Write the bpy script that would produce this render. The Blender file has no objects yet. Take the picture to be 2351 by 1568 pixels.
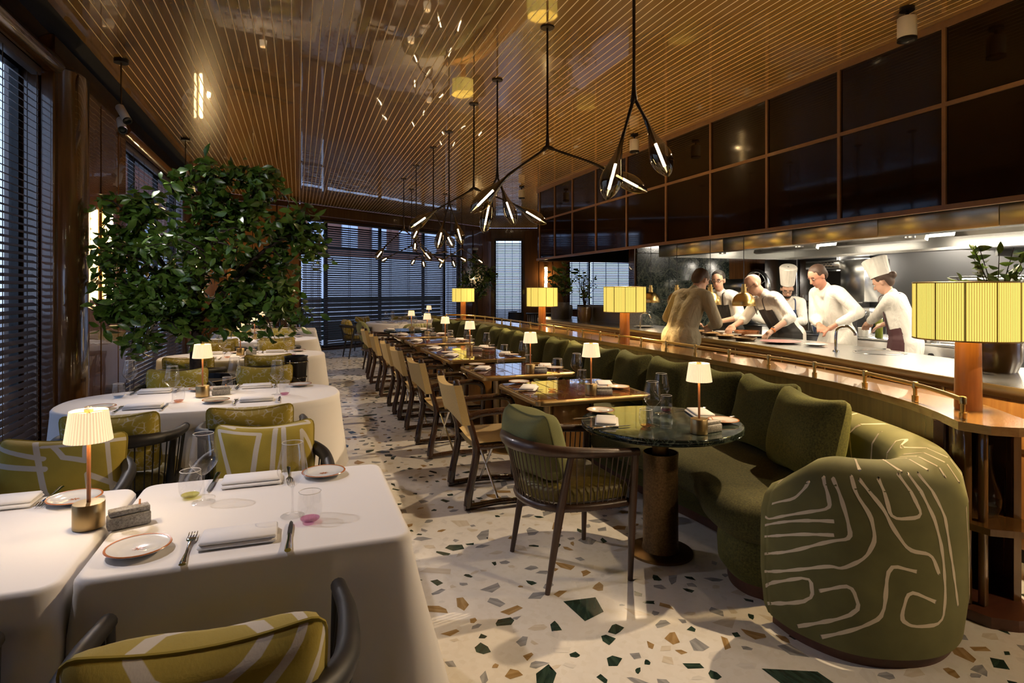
import bpy, bmesh, math, random
from mathutils import Vector, Matrix, Euler
R = math.radians; PI = math.pi
rnd = random.Random(7)
scene = bpy.context.scene
COL = scene.collection
# ---------------------------------------------------------------- camera
cam_d = bpy.data.cameras.new('camera'); cam = bpy.data.objects.new('camera', cam_d); COL.objects.link(cam)
cam.location = (0, 0, 1.48); cam.rotation_euler = (R(90), 0, R(-19.633))
cam_d.sensor_width = 36; cam_d.lens = 36*1375/2351; cam_d.shift_y = -118/2351; cam_d.clip_start = .05; cam_d.clip_end = 200
scene.camera = cam
vs = scene.view_settings
vs.view_transform = 'Standard'; vs.look = 'None'; vs.gamma = 1; vs.exposure = 1.1
try: vs.use_curve_mapping = False
except Exception: pass
# ---------------------------------------------------------------- sky (overcast, cool dusk)
w = bpy.data.worlds.new('sky'); scene.world = w; w.use_nodes = True
bgn = w.node_tree.nodes['Background']; bgn.inputs[0].default_value = (.54, .68, 1, 1); bgn.inputs[1].default_value = 1.15
scene.cycles.adaptive_threshold = .09; scene.cycles.max_bounces = 5; scene.cycles.diffuse_bounces = 2; scene.cycles.glossy_bounces = 3
scene.cycles.transparent_max_bounces = 10; scene.cycles.transmission_bounces = 4
scene.cycles.sample_clamp_indirect = 4; scene.cycles.caustics_reflective = False; scene.cycles.caustics_refractive = False
def lamp(kind, loc, energy, color, parent=None, rot=None, **k):
    d = bpy.data.lights.new('light', kind); d.energy = energy; d.color = color
    for a, b in k.items(): setattr(d, a, b)
    o = bpy.data.objects.new('light', d); COL.objects.link(o); o.location = loc
    if rot: o.rotation_euler = rot
    if parent: o.parent = parent
    return o
def portal(loc, rot, sx, sy):
    o = lamp('AREA', loc, 1, (1, 1, 1), rot=rot, shape='RECTANGLE', size=sx, size_y=sy); o.data.cycles.is_portal = True
WARM = (1, .68, .31); WARM2 = (1, .74, .45); NEUT = (1, .86, .70)
# ---------------------------------------------------------------- materials
MATS = {}
class N:
    def __init__(s, name):
        s.m = bpy.data.materials.new(name); s.m.use_nodes = True; s.t = s.m.node_tree; s.b = s.t.nodes['Principled BSDF']; s.out = s.t.nodes['Material Output']
    def n(s, typ, **k):
        nd = s.t.nodes.new('ShaderNode'+typ)
        for a, b in k.items():
            if a.startswith('i_'): nd.inputs[a[2:].replace('_', ' ')].default_value = b
            elif a[0] == 'i' and a[1:].isdigit(): nd.inputs[int(a[1:])].default_value = b
            else: setattr(nd, a, b)
        return nd
    def l(s, a, b): s.t.links.new(a, b)
    def co(s, kind='Object', scale=(1, 1, 1), rot=(0, 0, 0)):
        c = s.n('TexCoord'); m = s.n('Mapping'); m.inputs['Scale'].default_value = scale; m.inputs['Rotation'].default_value = rot
        s.l(c.outputs[kind], m.inputs[0]); return m.outputs[0]
    def ramp(s, fac, stops):
        r = s.n('ValToRGB'); e = r.color_ramp.elements
        e[0].position, e[0].color = stops[0][0], (*stops[0][1], 1); e[1].position, e[1].color = stops[-1][0], (*stops[-1][1], 1)
        for p, c in stops[1:-1]: x = e.new(p); x.color = (*c, 1)
        s.l(fac, r.inputs[0]); return r.outputs[0]
    def bump(s, fac, strength=.2, dist=.01):
        b = s.n('Bump'); b.inputs['Strength'].default_value = strength; b.inputs['Distance'].default_value = dist
        s.l(fac, b.inputs['Height']); s.l(b.outputs[0], s.b.inputs['Normal']); return b
    def set(s, **k):
        for a, b in k.items():
            i = s.b.inputs[{'base': 'Base Color', 'rough': 'Roughness', 'metal': 'Metallic', 'coat': 'Coat Weight', 'coatr': 'Coat Roughness', 'sheen': 'Sheen Weight', 'spec': 'Specular IOR Level', 'emit': 'Emission Color', 'es': 'Emission Strength', 'trans': 'Transmission Weight', 'ior': 'IOR', 'alpha': 'Alpha', 'sss': 'Subsurface Weight'}[a]]
            i.default_value = (*b, 1) if isinstance(b, tuple) and len(b) == 3 else b
        return s
def plain(name, base, rough=.5, **k):
    if name not in MATS: MATS[name] = N(name).set(base=base, rough=rough, **k).m
    return MATS[name]
def reg(name, n): MATS[name] = n.m; return n.m
def M(name): return MATS[name]
def wood(name, c0, c1, rough=.15, coat=.6, scale=(1.2, 22, 22), bumpy=0, wavy=0, spec=.5):
    n = N(name); v = n.co('Object', scale)
    t = n.n('TexNoise', i_Scale=1.6, i_Detail=5.0, i_Roughness=.6, i_Distortion=.6); n.l(v, t.inputs[0])
    c = n.ramp(t.outputs[0], [(.28, c0), (.72, c1)]); n.l(c, n.b.inputs['Base Color'])
    n.set(rough=rough, coat=coat, coatr=.025, spec=spec); n.b.inputs['Coat IOR'].default_value = 2.0 if name == 'ceiling_wood' else (1.6 if wavy else 1.5)
    if wavy:
        g2 = n.n('NewGeometry'); t2 = n.n('TexNoise', i_Scale=wavy, i_Detail=1.5); n.l(g2.outputs['Position'], t2.inputs[0])
        n.bump(t2.outputs[0], .22, .010); b = n.t.nodes[-1]
        n.l(n.b.inputs['Normal'].links[0].from_socket, n.b.inputs['Coat Normal'])
    return reg(name, n)
wood('ceiling_wood', (.235, .120, .022), (.33, .18, .040), rough=.25, coat=1.0, scale=(22, .5, 22), wavy=1.6)
wood('wall_wood', (.070, .029, .009), (.135, .056, .017), rough=.2, coat=.8, scale=(14, 14, .8), wavy=3)
wood('warm_wood', (.26, .12, .035), (.42, .21, .07), rough=.22, coat=.5, scale=(12, 12, .8))
wood('ledge_wood', (.26, .13, .04), (.42, .24, .085), rough=.16, coat=.8, scale=(14, .9, 14))
wood('panel_wood', (.10, .046, .014), (.17, .085, .026), rough=.2, coat=.6, scale=(12, 12, .7))
wood('dark_wood', (.028, .012, .007), (.06, .025, .013), rough=.16, coat=.7, scale=(14, 14, 1.5))
wood('chair_wood', (.03, .014, .009), (.062, .03, .018), rough=.35, coat=.15, scale=(14, 14, 1.5))
wood('chair_black', (.008, .007, .007), (.018, .015, .014), rough=.5, coat=.0, scale=(14, 14, 1.5))
wood('lamp_wood', (.36, .13, .045), (.55, .23, .09), rough=.3, coat=.3, scale=(20, 20, .9))
wood('table_wood', (.10, .036, .014), (.17, .065, .026), rough=.08, coat=1.0, scale=(1, 20, 20))
wood('frame_wood', (.20, .105, .045), (.25, .135, .06), rough=.4, coat=.1, scale=(6, 6, 6))
wood('plinth_wood', (.07, .022, .012), (.10, .035, .018), rough=.4, coat=.1)
plain('brass', (.62, .44, .17), .28, metal=1.0)
plain('brass_soft', (.42, .30, .14), .36, metal=1.0)
plain('bronze', (.16, .10, .045), .38, metal=1.0)
plain('inlay', (.90, .72, .42), .4)
plain('black_metal', (.015, .014, .014), .35, metal=.4)
plain('steel', (.55, .55, .54), .26, metal=1.0)
plain('steel_warm_reflection', (.50, .42, .30), .24, metal=1.0)  # hood steel with the room's warm reflection put into its colour
plain('steel_dark', (.20, .20, .20), .35, metal=1.0)
plain('chrome', (.75, .75, .75), .06, metal=1.0)
plain('white_paint', (.78, .75, .68), .4)
plain('black_plastic', (.012, .012, .012), .3)
plain('porcelain', (.85, .83, .78), .08, coat=.5)
plain('orange_rim', (.50, .16, .04), .2)
plain('dark_gap', (.006, .005, .005), .8)
plain('cord', (.05, .035, .025), .7)
n = N('white_cloth'); v = n.co('Object', (1, 1, 1)); t = n.n('TexNoise', i_Scale=420.0, i_Detail=2.0); n.l(v, t.inputs[0]); n.bump(t.outputs[0], .08, .001); n.set(base=(.83, .80, .78), rough=.75, sheen=.15); reg('white_cloth', n)
plain('napkin', (.84, .82, .82), .8, sheen=.2)
# blinds
plain('slat', (.095, .072, .068), .42)
plain('slat_dark', (.045, .032, .030), .42)
# floor
n = N('terrazzo'); v = n.co('Object'); t = n.n('TexVoronoi', i_Scale=42.0); n.l(v, t.inputs[0])
c = n.ramp(t.outputs['Color'], [(0, (.77, .73, .67)), (.45, (.79, .76, .71)), (1, (.73, .69, .62))]); n.l(c, n.b.inputs['Base Color']); n.set(rough=.16, spec=.5); reg('terrazzo', n)
for nm, a, b in (('chip_green', (.010, .022, .016), (.04, .07, .05)), ('chip_grey', (.20, .20, .21), (.40, .40, .40)), ('chip_tan', (.26, .15, .05), (.44, .30, .14)), ('chip_beige', (.60, .52, .40), (.70, .64, .54)), ('chip_pale', (.66, .63, .58), (.74, .71, .67))):
    n = N(nm); v = n.co('Object', (6, 40, 6)); t = n.n('TexNoise', i_Scale=1.2, i_Detail=4.0); n.l(v, t.inputs[0]); n.l(n.ramp(t.outputs[0], [(.3, a), (.7, b)]), n.b.inputs['Base Color']); n.set(rough=.16); reg(nm, n)
# glass without refraction: fresnel mix of clear and mirror
def thin_glass(name, tint=(1, 1, 1), ior=1.45, rough=.0, add=0, gcol=(1, 1, 1)):
    n = N(name); n.t.nodes.remove(n.b)
    tr = n.n('BsdfTransparent'); tr.inputs[0].default_value = (*tint, 1); g = n.n('BsdfGlossy'); g.inputs['Roughness'].default_value = rough
    f = n.n('Fresnel'); mx = n.n('MixShader'); ge = n.n('NewGeometry')
    e1 = n.n('Math', operation='MULTIPLY_ADD'); e1.inputs[1].default_value = -2; e1.inputs[2].default_value = 1; n.l(ge.outputs['Backfacing'], e1.inputs[0])
    e2 = n.n('Math', operation='POWER'); e2.inputs[0].default_value = ior; n.l(e1.outputs[0], e2.inputs[1]); n.l(e2.outputs[0], f.inputs[0])
    fa = n.n('Math', operation='ADD', use_clamp=True); fa.inputs[1].default_value = add; n.l(f.outputs[0], fa.inputs[0]); g.inputs[0].default_value = (*gcol, 1); n.l(fa.outputs[0], mx.inputs[0]); n.l(tr.outputs[0], mx.inputs[1]); n.l(g.outputs[0], mx.inputs[2]); n.l(mx.outputs[0], n.out.inputs[0]); return reg(name, n)
thin_glass('glass', (.95, .95, .95), 1.7); thin_glass('window_glass', (.92, .95, .97), 1.45)
thin_glass('smoked_glass', (.42, .37, .31), 1.75, .05, .05, (1, .90, .70)); thin_glass('case_glass', (.9, .93, .9), 1.5)
for nm, tc in (('pink', (.93, .58, .78)), ('yellow', (.86, .83, .38)), ('blue', (.58, .74, .93)), ('coral', (.97, .66, .52)), ('clear', (.94, .94, .92))): thin_glass('tint_'+nm, tc, 1.45)
plain('bulk_glass', (.013, .0065, .003), .06, coat=.15, spec=.35)
# light givers
def emit(name, col, s): return plain(name, col, .6, emit=col, es=s)
emit('led', (1, .84, .58), 18.0); emit('hood_light', (1, .88, .68), 5.0); emit('sconce_glow', (1, .70, .32), 5.0); emit('led_strip', (1, .82, .5), 5.0)
def shade_mat(name, col, ecol, es, freq, lo):
    n = N(name); c = n.n('TexCoord'); sx = n.n('SeparateXYZ'); n.l(c.outputs['UV'], sx.inputs[0])
    m = n.n('Math', operation='MULTIPLY'); m.inputs[1].default_value = freq*2*PI; n.l(sx.outputs[0], m.inputs[0])
    sn = n.n('Math', operation='SINE'); n.l(m.outputs[0], sn.inputs[0])
    r = n.ramp(sn.outputs[0], [(0, tuple(x*lo for x in ecol)), (.55, ecol)]); n.l(r, n.b.inputs['Emission Color'])
    n.set(base=col, rough=.8, es=es); return reg(name, n)
# stone and marble
def marble(name, base, vein, scale=5, rough=.12, thr=.03):
    n = N(name); v = n.co('Object'); t0 = n.n('TexNoise', i_Scale=scale*.7, i_Detail=6.0, i_Distortion=1.5); n.l(v, t0.inputs[0])
    a = n.n('Math', operation='SUBTRACT'); a.inputs[1].default_value = .5; n.l(t0.outputs[0], a.inputs[0]); b = n.n('Math', operation='ABSOLUTE'); n.l(a.outputs[0], b.inputs[0])
    t1 = n.n('TexNoise', i_Scale=scale*2.3, i_Detail=5.0, i_Distortion=2.5); n.l(v, t1.inputs[0]); a2 = n.n('Math', operation='SUBTRACT'); a2.inputs[1].default_value = .5; n.l(t1.outputs[0], a2.inputs[0]); b2 = n.n('Math', operation='ABSOLUTE'); n.l(a2.outputs[0], b2.inputs[0])
    mn = n.n('Math', operation='MINIMUM'); n.l(b.outputs[0], mn.inputs[0]); n.l(b2.outputs[0], mn.inputs[1])
    n.l(n.ramp(mn.outputs[0], [(0, vein), (thr*.5, tuple(x*.35+y*.65 for x, y in zip(vein, base))), (thr*2.2, base)]), n.b.inputs['Base Color']); n.set(rough=rough, coat=.3); return reg(name, n)
marble('green_marble', (.012, .018, .015), (.12, .15, .12), 5, .1, .012); marble('wall_marble', (.012, .022, .018), (.16, .17, .12), 3.2, .14, .025)
def speckle(name, a, b, scale, rough=.7):
    n = N(name); v = n.co('Object'); t = n.n('TexNoise', i_Scale=scale, i_Detail=4.0, i_Roughness=.8); n.l(v, t.inputs[0]); n.l(n.ramp(t.outputs[0], [(.38, a), (.62, b)]), n.b.inputs['Base Color']); n.bump(t.outputs[0], .35, .002); n.set(rough=rough); return reg(name, n)
speckle('grey_stone', (.17, .165, .16), (.42, .40, .38), 160); speckle('dark_stone', (.05, .045, .042), (.16, .145, .13), 120, .3)
speckle('olive_velvet', (.022, .022, .004), (.080, .075, .013), 105, .9); MATS['olive_velvet'].node_tree.nodes['Principled BSDF'].inputs['Sheen Weight'].default_value = .3
MATS['olive_velvet'].node_tree.nodes['Principled BSDF'].inputs['Sheen Tint'].default_value = (.5, .55, .15, 1)
speckle('seat_velvet', (.022, .022, .005), (.075, .070, .016), 120, .9)
speckle('green_linen', (.15, .155, .055), (.20, .205, .08), 300, .85); speckle('olive_leather', (.13, .10, .014), (.19, .145, .025), 60, .5)
speckle('tan_canvas', (.42, .29, .11), (.60, .44, .19), 260, .85)
speckle('bronze_cast', (.10, .062, .03), (.19, .12, .055), 90, .42); MATS['bronze_cast'].node_tree.nodes['Principled BSDF'].inputs['Metallic'].default_value = .85
# printed fabrics: strokes given as segments (x0,y0,x1,y1) in the UV frame
def strokes(name, base, line, segs, width, uv=True, base2=None, wob=.004):
    n = N(name); tc = n.n('TexCoord'); nz = n.n('TexNoise', i_Scale=9.0, i_Detail=2.0); n.l(tc.outputs['UV'], nz.inputs[0])
    sb = n.n('VectorMath', operation='SUBTRACT'); n.l(nz.outputs['Color'], sb.inputs[0]); sb.inputs[1].default_value = (.5, .5, .5)
    sc = n.n('VectorMath', operation='SCALE'); sc.inputs['Scale'].default_value = wob*6; n.l(sb.outputs[0], sc.inputs[0])
    ad = n.n('VectorMath', operation='ADD'); n.l(tc.outputs['UV'], ad.inputs[0]); n.l(sc.outputs[0], ad.inputs[1])
    fl = n.n('VectorMath', operation='MULTIPLY'); fl.inputs[1].default_value = (1, 1, 0); n.l(ad.outputs[0], fl.inputs[0]); p = fl.outputs[0]; cur = None
    for x0, y0, x1, y1 in segs:
        bx, by = x1-x0, y1-y0; L2 = max(bx*bx+by*by, 1e-6)
        pa = n.n('VectorMath', operation='SUBTRACT'); pa.inputs[1].default_value = (x0, y0, 0); n.l(p, pa.inputs[0])
        dt = n.n('VectorMath', operation='DOT_PRODUCT'); dt.inputs[1].default_value = (bx/L2, by/L2, 0); n.l(pa.outputs[0], dt.inputs[0])
        cl = n.n('Math', operation='ADD', use_clamp=True); cl.inputs[1].default_value = 0; n.l(dt.outputs['Value'], cl.inputs[0])
        q = n.n('VectorMath', operation='SCALE'); q.inputs[0].default_value = (bx, by, 0); n.l(cl.outputs[0], q.inputs['Scale'])
        ds = n.n('VectorMath', operation='DISTANCE'); n.l(pa.outputs[0], ds.inputs[0]); n.l(q.outputs[0], ds.inputs[1]); o = ds.outputs['Value']
        if cur is None: cur = o
        else:
            mn = n.n('Math', operation='MINIMUM'); n.l(cur, mn.inputs[0]); n.l(o, mn.inputs[1]); cur = mn.outputs[0]
    d = n.n('Math', operation='DIVIDE'); d.inputs[1].default_value = width; n.l(cur, d.inputs[0])
    msk = n.ramp(d.outputs[0], [(.42, (1, 1, 1)), (.5, (0, 0, 0))])
    nz2 = n.n('TexNoise', i_Scale=14.0, i_Detail=5.0); n.l(tc.outputs['UV'], nz2.inputs[0]); bc = n.ramp(nz2.outputs[0], [(.3, base), (.7, base2 or base)])
    mx = n.n('Mix', data_type='RGBA'); n.l(msk, mx.inputs['Factor']); n.l(bc, mx.inputs[6]); mx.inputs[7].default_value = (*line, 1); n.l(mx.outputs[2], n.b.inputs['Base Color'])
    n3 = n.n('TexNoise', i_Scale=180.0); n.l(tc.outputs['UV'], n3.inputs[0]); n.bump(n3.outputs[0], .25, .002); n.set(rough=.85, sheen=.2); return reg(name, n)
# ---------------------------------------------------------------- mesh helpers
I4 = Matrix.Identity(4)
def TR(x=0, y=0, z=0, rz=0, rx=0, ry=0, s=1): return Matrix.Translation((x, y, z)) @ Euler((rx, ry, rz)).to_matrix().to_4x4() @ Matrix.Scale(s, 4)
class MB:
    def __init__(s): s.v = []; s.f = []; s.uv = None
    def raw(s, vs, fs, m=None):
        o = len(s.v); s.v += [tuple(m @ Vector(p)) if m else tuple(p) for p in vs]; s.f += [tuple(i+o for i in f) for f in fs]; return s
    def box(s, x, y, z, sx, sy, sz, b=0, m=None):
        hx, hy, hz = sx/2, sy/2, sz/2
        if b <= 0:
            vs = [(x+i*hx, y+j*hy, z+k*hz) for i in (-1, 1) for j in (-1, 1) for k in (-1, 1)]
            return s.raw(vs, [(0, 1, 3, 2), (4, 6, 7, 5), (0, 4, 5, 1), (2, 3, 7, 6), (0, 2, 6, 4), (1, 5, 7, 3)], m)
        b = min(b, hx*.95, hy*.95, hz*.95); vs = []; ix = {}
        for i in (-1, 1):
            for j in (-1, 1):
                for k in (-1, 1):
                    for a in range(3):
                        c = [i*(hx-b), j*(hy-b), k*(hz-b)]; c[a] = (i*hx, j*hy, k*hz)[a]
                        ix[i, j, k, a] = len(vs); vs.append((x+c[0], y+c[1], z+c[2]))
        fs = []
        for a in range(3):
            p, q = (a+1) % 3, (a+2) % 3
            for sg in (-1, 1):
                def key(u, w_):
                    c = [0, 0, 0]; c[a] = sg; c[p] = u; c[q] = w_; return tuple(c)
                L = [ix[(*key(u, w_), a)] for u, w_ in ((-1, -1), (1, -1), (1, 1), (-1, 1))]
                fs.append(tuple(L if sg > 0 else L[::-1]))
                for u in (-1, 1):   # edge between face a(sg) and face p(u)
                    if a < p or True:
                        c0 = key(u, -1); c1 = key(u, 1)
                        L = [ix[(*c0, a)], ix[(*c0, p)], ix[(*c1, p)], ix[(*c1, a)]]
                        fs.append(tuple(L if sg*u > 0 else L[::-1]))
        for i in (-1, 1):
            for j in (-1, 1):
                for k in (-1, 1):
                    L = [ix[i, j, k, a] for a in range(3)]; fs.append(tuple(L if i*j*k > 0 else L[::-1]))
        return s.raw(vs, fs, m)
    def lathe(s, prof, n=24, m=None, cap0=False, cap1=False, squash=1):
        vs = []; fs = []
        for r, z in prof:
            for i in range(n):
                a = 2*PI*i/n; vs.append((r*math.cos(a), r*math.sin(a)*squash, z))
        for k in range(len(prof)-1):
            for i in range(n):
                j = (i+1) % n; fs.append((k*n+i, k*n+j, (k+1)*n+j, (k+1)*n+i))
        if cap0: fs.append(tuple(range(n))[::-1])
        if cap1: fs.append(tuple((len(prof)-1)*n+i for i in range(n)))
        return s.raw(vs, fs, m)
    def cyl(s, x, y, z0, z1, r, n=20, m=None, b=0, r1=None):
        r1 = r if r1 is None else r1
        pr = [(r-b, z0), (r, z0+b), (r1, z1-b), (r1-b, z1)] if b else [(r, z0), (r1, z1)]
        mm = Matrix.Translation((x, y, 0)); return s.lathe(pr, n, (m @ mm) if m else mm, True, True)
    def tube(s, path, r, n=8, cap=True, closed=False, m=None, flat=1, up=None):
        P = [Vector(p) for p in path]; k = len(P); rs = r if isinstance(r, (list, tuple)) else [r]*k
        vs = []; fs = []; prev = None
        for i in range(k):
            a = P[(i-1) % k] if (i > 0 or closed) else P[i]; b = P[(i+1) % k] if (i < k-1 or closed) else P[i]
            t = (b-a); t = t.normalized() if t.length > 1e-9 else Vector((0, 0, 1))
            if prev is None:
                ref = Vector(up) if up else (Vector((0, 0, 1)) if abs(t.z) < .9 else Vector((1, 0, 0)))
            else: ref = prev
            u = ref - t*ref.dot(t); u = u.normalized() if u.length > 1e-6 else t.orthogonal().normalized(); prev = u; w_ = t.cross(u)
            for j in range(n):
                an = 2*PI*j/n; vs.append(P[i]+u*math.cos(an)*rs[i]*flat+w_*math.sin(an)*rs[i])
        for i in range(k-1 if not closed else k):
            i2 = (i+1) % k
            for j in range(n):
                j2 = (j+1) % n; fs.append((i*n+j, i*n+j2, i2*n+j2, i2*n+j))
        if cap and not closed: fs.append(tuple(range(n))[::-1]); fs.append(tuple((k-1)*n+j for j in range(n)))
        return s.raw(vs, fs, m)
    def grid(s, fn, nu, nv, cu=False, cv=False, uvs=None, m=None, flip=False):
        o = len(s.f); vs = [fn(i/(nu if cu else nu-1), j/(nv if cv else nv-1)) for i in range(nu) for j in range(nv)]; fs = []; uv = []
        for i in range(nu if cu else nu-1):
            for j in range(nv if cv else nv-1):
                i2, j2 = (i+1) % nu, (j+1) % nv; f = [(i, j), (i2, j), (i2, j2), (i, j2)]
                if flip: f = f[::-1]
                fs.append(tuple(a*nv+b for a, b in f))
                if uvs:
                    q = [(i, j), (i+1, j), (i+1, j+1), (i, j+1)]
                    if flip: q = q[::-1]
                    uv.append([uvs(a/(nu if cu else nu-1), b/(nv if cv else nv-1)) for a, b in q])
        if uvs: s.uv = (s.uv or {}); s.uv.update({o+k: q for k, q in enumerate(uv)})
        return s.raw(vs, fs, m)
    def loft(s, rings, closed=True, cap=True, m=None):
        n = len(rings[0]); vs = [p for r in rings for p in r]; fs = []
        for k in range(len(rings)-1):
            for i in range(n if closed else n-1):
                j = (i+1) % n; fs.append((k*n+i, k*n+j, (k+1)*n+j, (k+1)*n+i))
        if cap: fs.append(tuple(range(n))[::-1]); fs.append(tuple((len(rings)-1)*n+i for i in range(n)))
        return s.raw(vs, fs, m)
    def prism(s, poly, z0, z1, m=None):
        n = len(poly); vs = [(x, y, z0) for x, y in poly]+[(x, y, z1) for x, y in poly]
        fs = [tuple(range(n))[::-1], tuple(range(n, 2*n))]+[(i, (i+1) % n, n+(i+1) % n, n+i) for i in range(n)]
        return s.raw(vs, fs, m)
    def mesh(s, name, mat=None, smooth=48):
        me = bpy.data.meshes.new(name); me.from_pydata(s.v, [], s.f)
        if s.uv:
            ul = me.uv_layers.new(name='UVMap')
            for p in me.polygons:
                q = s.uv.get(p.index)
                if q:
                    for li, u in zip(p.loop_indices, q): ul.data[li].uv = u
        if smooth:
            me.polygons.foreach_set('use_smooth', [True]*len(me.polygons)); me.set_sharp_from_angle(angle=R(smooth))
        if mat: me.materials.append(MATS[mat])
        me.update(); return me
    def build(s, name, mat, parent=None, smooth=48, kind=None, loc=None, rz=0, label=None):
        o = bpy.data.objects.new(name, s.mesh(name, mat, smooth)); COL.objects.link(o)
        if parent: o.parent = parent
        if loc: o.location = loc
        if rz: o.rotation_euler.z = rz
        if kind: o['kind'] = kind
        if label: o['label'] = label
        return o
def tag(o, label, cat, group=None):
    o['label'] = label; o['category'] = cat
    if group: o['group'] = group
    return o
def T(name, label, cat, loc=(0, 0, 0), rz=0, group=None):
    o = bpy.data.objects.new(name, None); COL.objects.link(o); o.location = loc; o.rotation_euler.z = rz; o.empty_display_size = .1
    return tag(o, label, cat, group)
def struct(o): o['kind'] = 'structure'; return o
def dup(root, loc, rz, label=None, group=None):
    r = root.copy(); COL.objects.link(r); r.location = loc; r.rotation_euler.z = rz
    if label: r['label'] = label
    if group: r['group'] = group
    for ch in root.children:
        c = ch.copy(); COL.objects.link(c); c.parent = r
        for g in ch.children: d = g.copy(); COL.objects.link(d); d.parent = c
    return r
class Proto:   # first placement uses the original, later ones copy it
    def __init__(s, root): s.root = root; s.used = False
    def put(s, loc, rz=0, label=None, group=None):
        if s.used: return dup(s.root, loc, rz, label, group)
        s.used = True; s.root.location = loc; s.root.rotation_euler.z = rz
        if label: s.root['label'] = label
        if group: s.root['group'] = group
        return s.root
def catmull(pts, k=8, closed=False):
    P = [Vector(p) for p in pts]; n = len(P); out = []
    for i in range(n if closed else n-1):
        p0 = P[(i-1) % n] if (i > 0 or closed) else P[0]*2-P[1]; p1 = P[i]; p2 = P[(i+1) % n]
        p3 = P[(i+2) % n] if (i < n-2 or closed) else P[-1]*2-P[-2]
        for j in range(k):
            t = j/k; out.append(.5*((2*p1)+(p2-p0)*t+(2*p0-5*p1+4*p2-p3)*t*t+(3*p1-p0-3*p2+p3)*t*t*t))
    if not closed: out.append(P[-1])
    return out
def lerp(a, b, t): return a+(b-a)*t
# ================================================================ THE SHELL
CZ = 3.55
LX = -1.95
def far_y(x): return 13.74+(x-LX)*.667 if x <= 6.06 else 19.08-(x-6.06)*.3562
UF = Vector((.832, .555, 0)).normalized()
def frame(ox, oy, ux, uy):   # wall frame: x along the wall, y away from the room, z up
    u = Vector((ux, uy, 0)).normalized(); d = Vector((-u.y, u.x, 0)); return Matrix(((u.x, d.x, 0, ox), (u.y, d.y, 0, oy), (0, 0, 1, 0), (0, 0, 0, 1)))
FL = frame(LX, -3.2, 0, 1)             # left wall
FF = frame(LX, 13.74, UF.x, UF.y)      # slanted far wall
FB = frame(6.06, 19.08, .942, -.3355)  # wall behind the bar
FN = frame(9.4, -3.2, -1, 0)           # wall behind the camera
def wall(name, fr, L, H, ops, mat='wall_wood', th=.22, smooth=0):
    b = MB(); x = 0
    for t0, t1, z0, z1 in sorted(ops):
        if t0 > x: b.box((x+t0)/2, th/2, H/2, t0-x, th, H)
        if z0 > 0: b.box((t0+t1)/2, th/2, z0/2, t1-t0, th, z0)
        if z1 < H: b.box((t0+t1)/2, th/2, (z1+H)/2, t1-t0, th, H-z1)
        x = t1
    if x < L: b.box((x+L)/2, th/2, H/2, L-x, th, H)
    o = b.build(name, mat, None, smooth); o.matrix_world = fr; return struct(o)
W1 = (4.7, 8.95, .1, 3.26); W2 = (11.1, 15.1, .1, 3.26)
wl = wall('wall_left', FL, 17.0, CZ, [W1, W2])
FW = (2.42, 8.15, .06, 3.22)
wf = wall('wall_far', FF, 9.65, CZ, [FW])
B1 = (.12, 1.06, .46, 3.2); B2 = (2.6, 4.78, .8, 3.2)
wb = wall('wall_bar', FB, 7.6, CZ, [B1, B2])
NW = [(.6, 4.4, .5, 3.2), (5.2, 9.0, .5, 3.2)]
wn = wall('wall_entrance', FN, 11.4, CZ, [])

# floor
poly = [(LX-.2, -3.4), (9.4, -3.4), (9.4, 6.7), (9.4, far_y(9.4)), (12.5, far_y(12.5)), (6.06, 19.3), (LX-.2, 13.6)]
b = MB(); b.prism([(LX-.2, -3.4), (9.4, -3.4), (12.6, 16.75), (6.06, 19.1), (LX-.2, 13.6)], -.12, 0); floor = struct(b.build('floor', 'terrazzo', None, 0))
# terrazzo chips, flush with the floor (half a millimetre proud)
def chip_poly(r, el, rg):
    k = rg.choice((4, 4, 5, 5, 6)); a0 = rg.random()*6.28; P = []
    for i in range(k):
        a = a0+2*PI*(i+rg.uniform(-.28, .28))/k; q = r*rg.uniform(.55, 1.2); P.append((q*math.cos(a)*el, q*math.sin(a)))
    return P
def chip_mb(pts): b = MB(); b.raw([(x, y, .0006) for x, y in pts], [tuple(range(len(pts)))]); return b
chip_kinds = [('chip_green', 25), ('chip_grey', 24), ('chip_tan', 13), ('chip_beige', 18), ('chip_pale', 20)]
def pick_kind(rg):
    q = rg.random()*100
    for nme, wgt in chip_kinds:
        q -= wgt
        if q < 0: return nme
    return 'chip_pale'
rg = random.Random(21)
chips = []; cell = {}
HAND = [(1.2555, 2.5, .115, 'chip_green', 1.25), (1.80, 1.66, .17, 'chip_green', 1.2)]
def try_chip(x, y, r, mat, el=1.2):
    key = (int(x*4), int(y*4))
    for i in (-1, 0, 1):
        for j in (-1, 0, 1):
            for (a, c_, rr) in cell.get((key[0]+i, key[1]+j), ()):
                if (a-x)**2+(c_-y)**2 < (rr+r)**2*1.35: return
    cell.setdefault(key, []).append((x, y, r)); chips.append((x, y, r, mat, el))
for h_ in HAND: try_chip(*h_)
for i in range(15000):
    x = rg.uniform(-1.6, 3.6); y = rg.uniform(.9, 15.2)
    if x > 2.2 and y > 2.4: continue
    r = rg.choice((.016, .02, .024, .028, .034, .042, .052, .026)); try_chip(x, y, r, pick_kind(rg), rg.uniform(1.0, 2.1))
def importance(c): d = c[1]*.942+c[0]*.3355; return -(c[2]/max(d, .6)**1.5) if (c[0] > .3 or c[1] > 9) else 0
chips.sort(key=importance)
shapes = {}
for k, (x, y, r, mat, el) in enumerate(chips[:300]):
    o = chip_mb(chip_poly(r, el, rg)).build('terrazzo_chip', mat, floor, 0); o.location = (x, y, 0); o.rotation_euler.z = rg.random()*6.28
rest = {}
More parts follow.
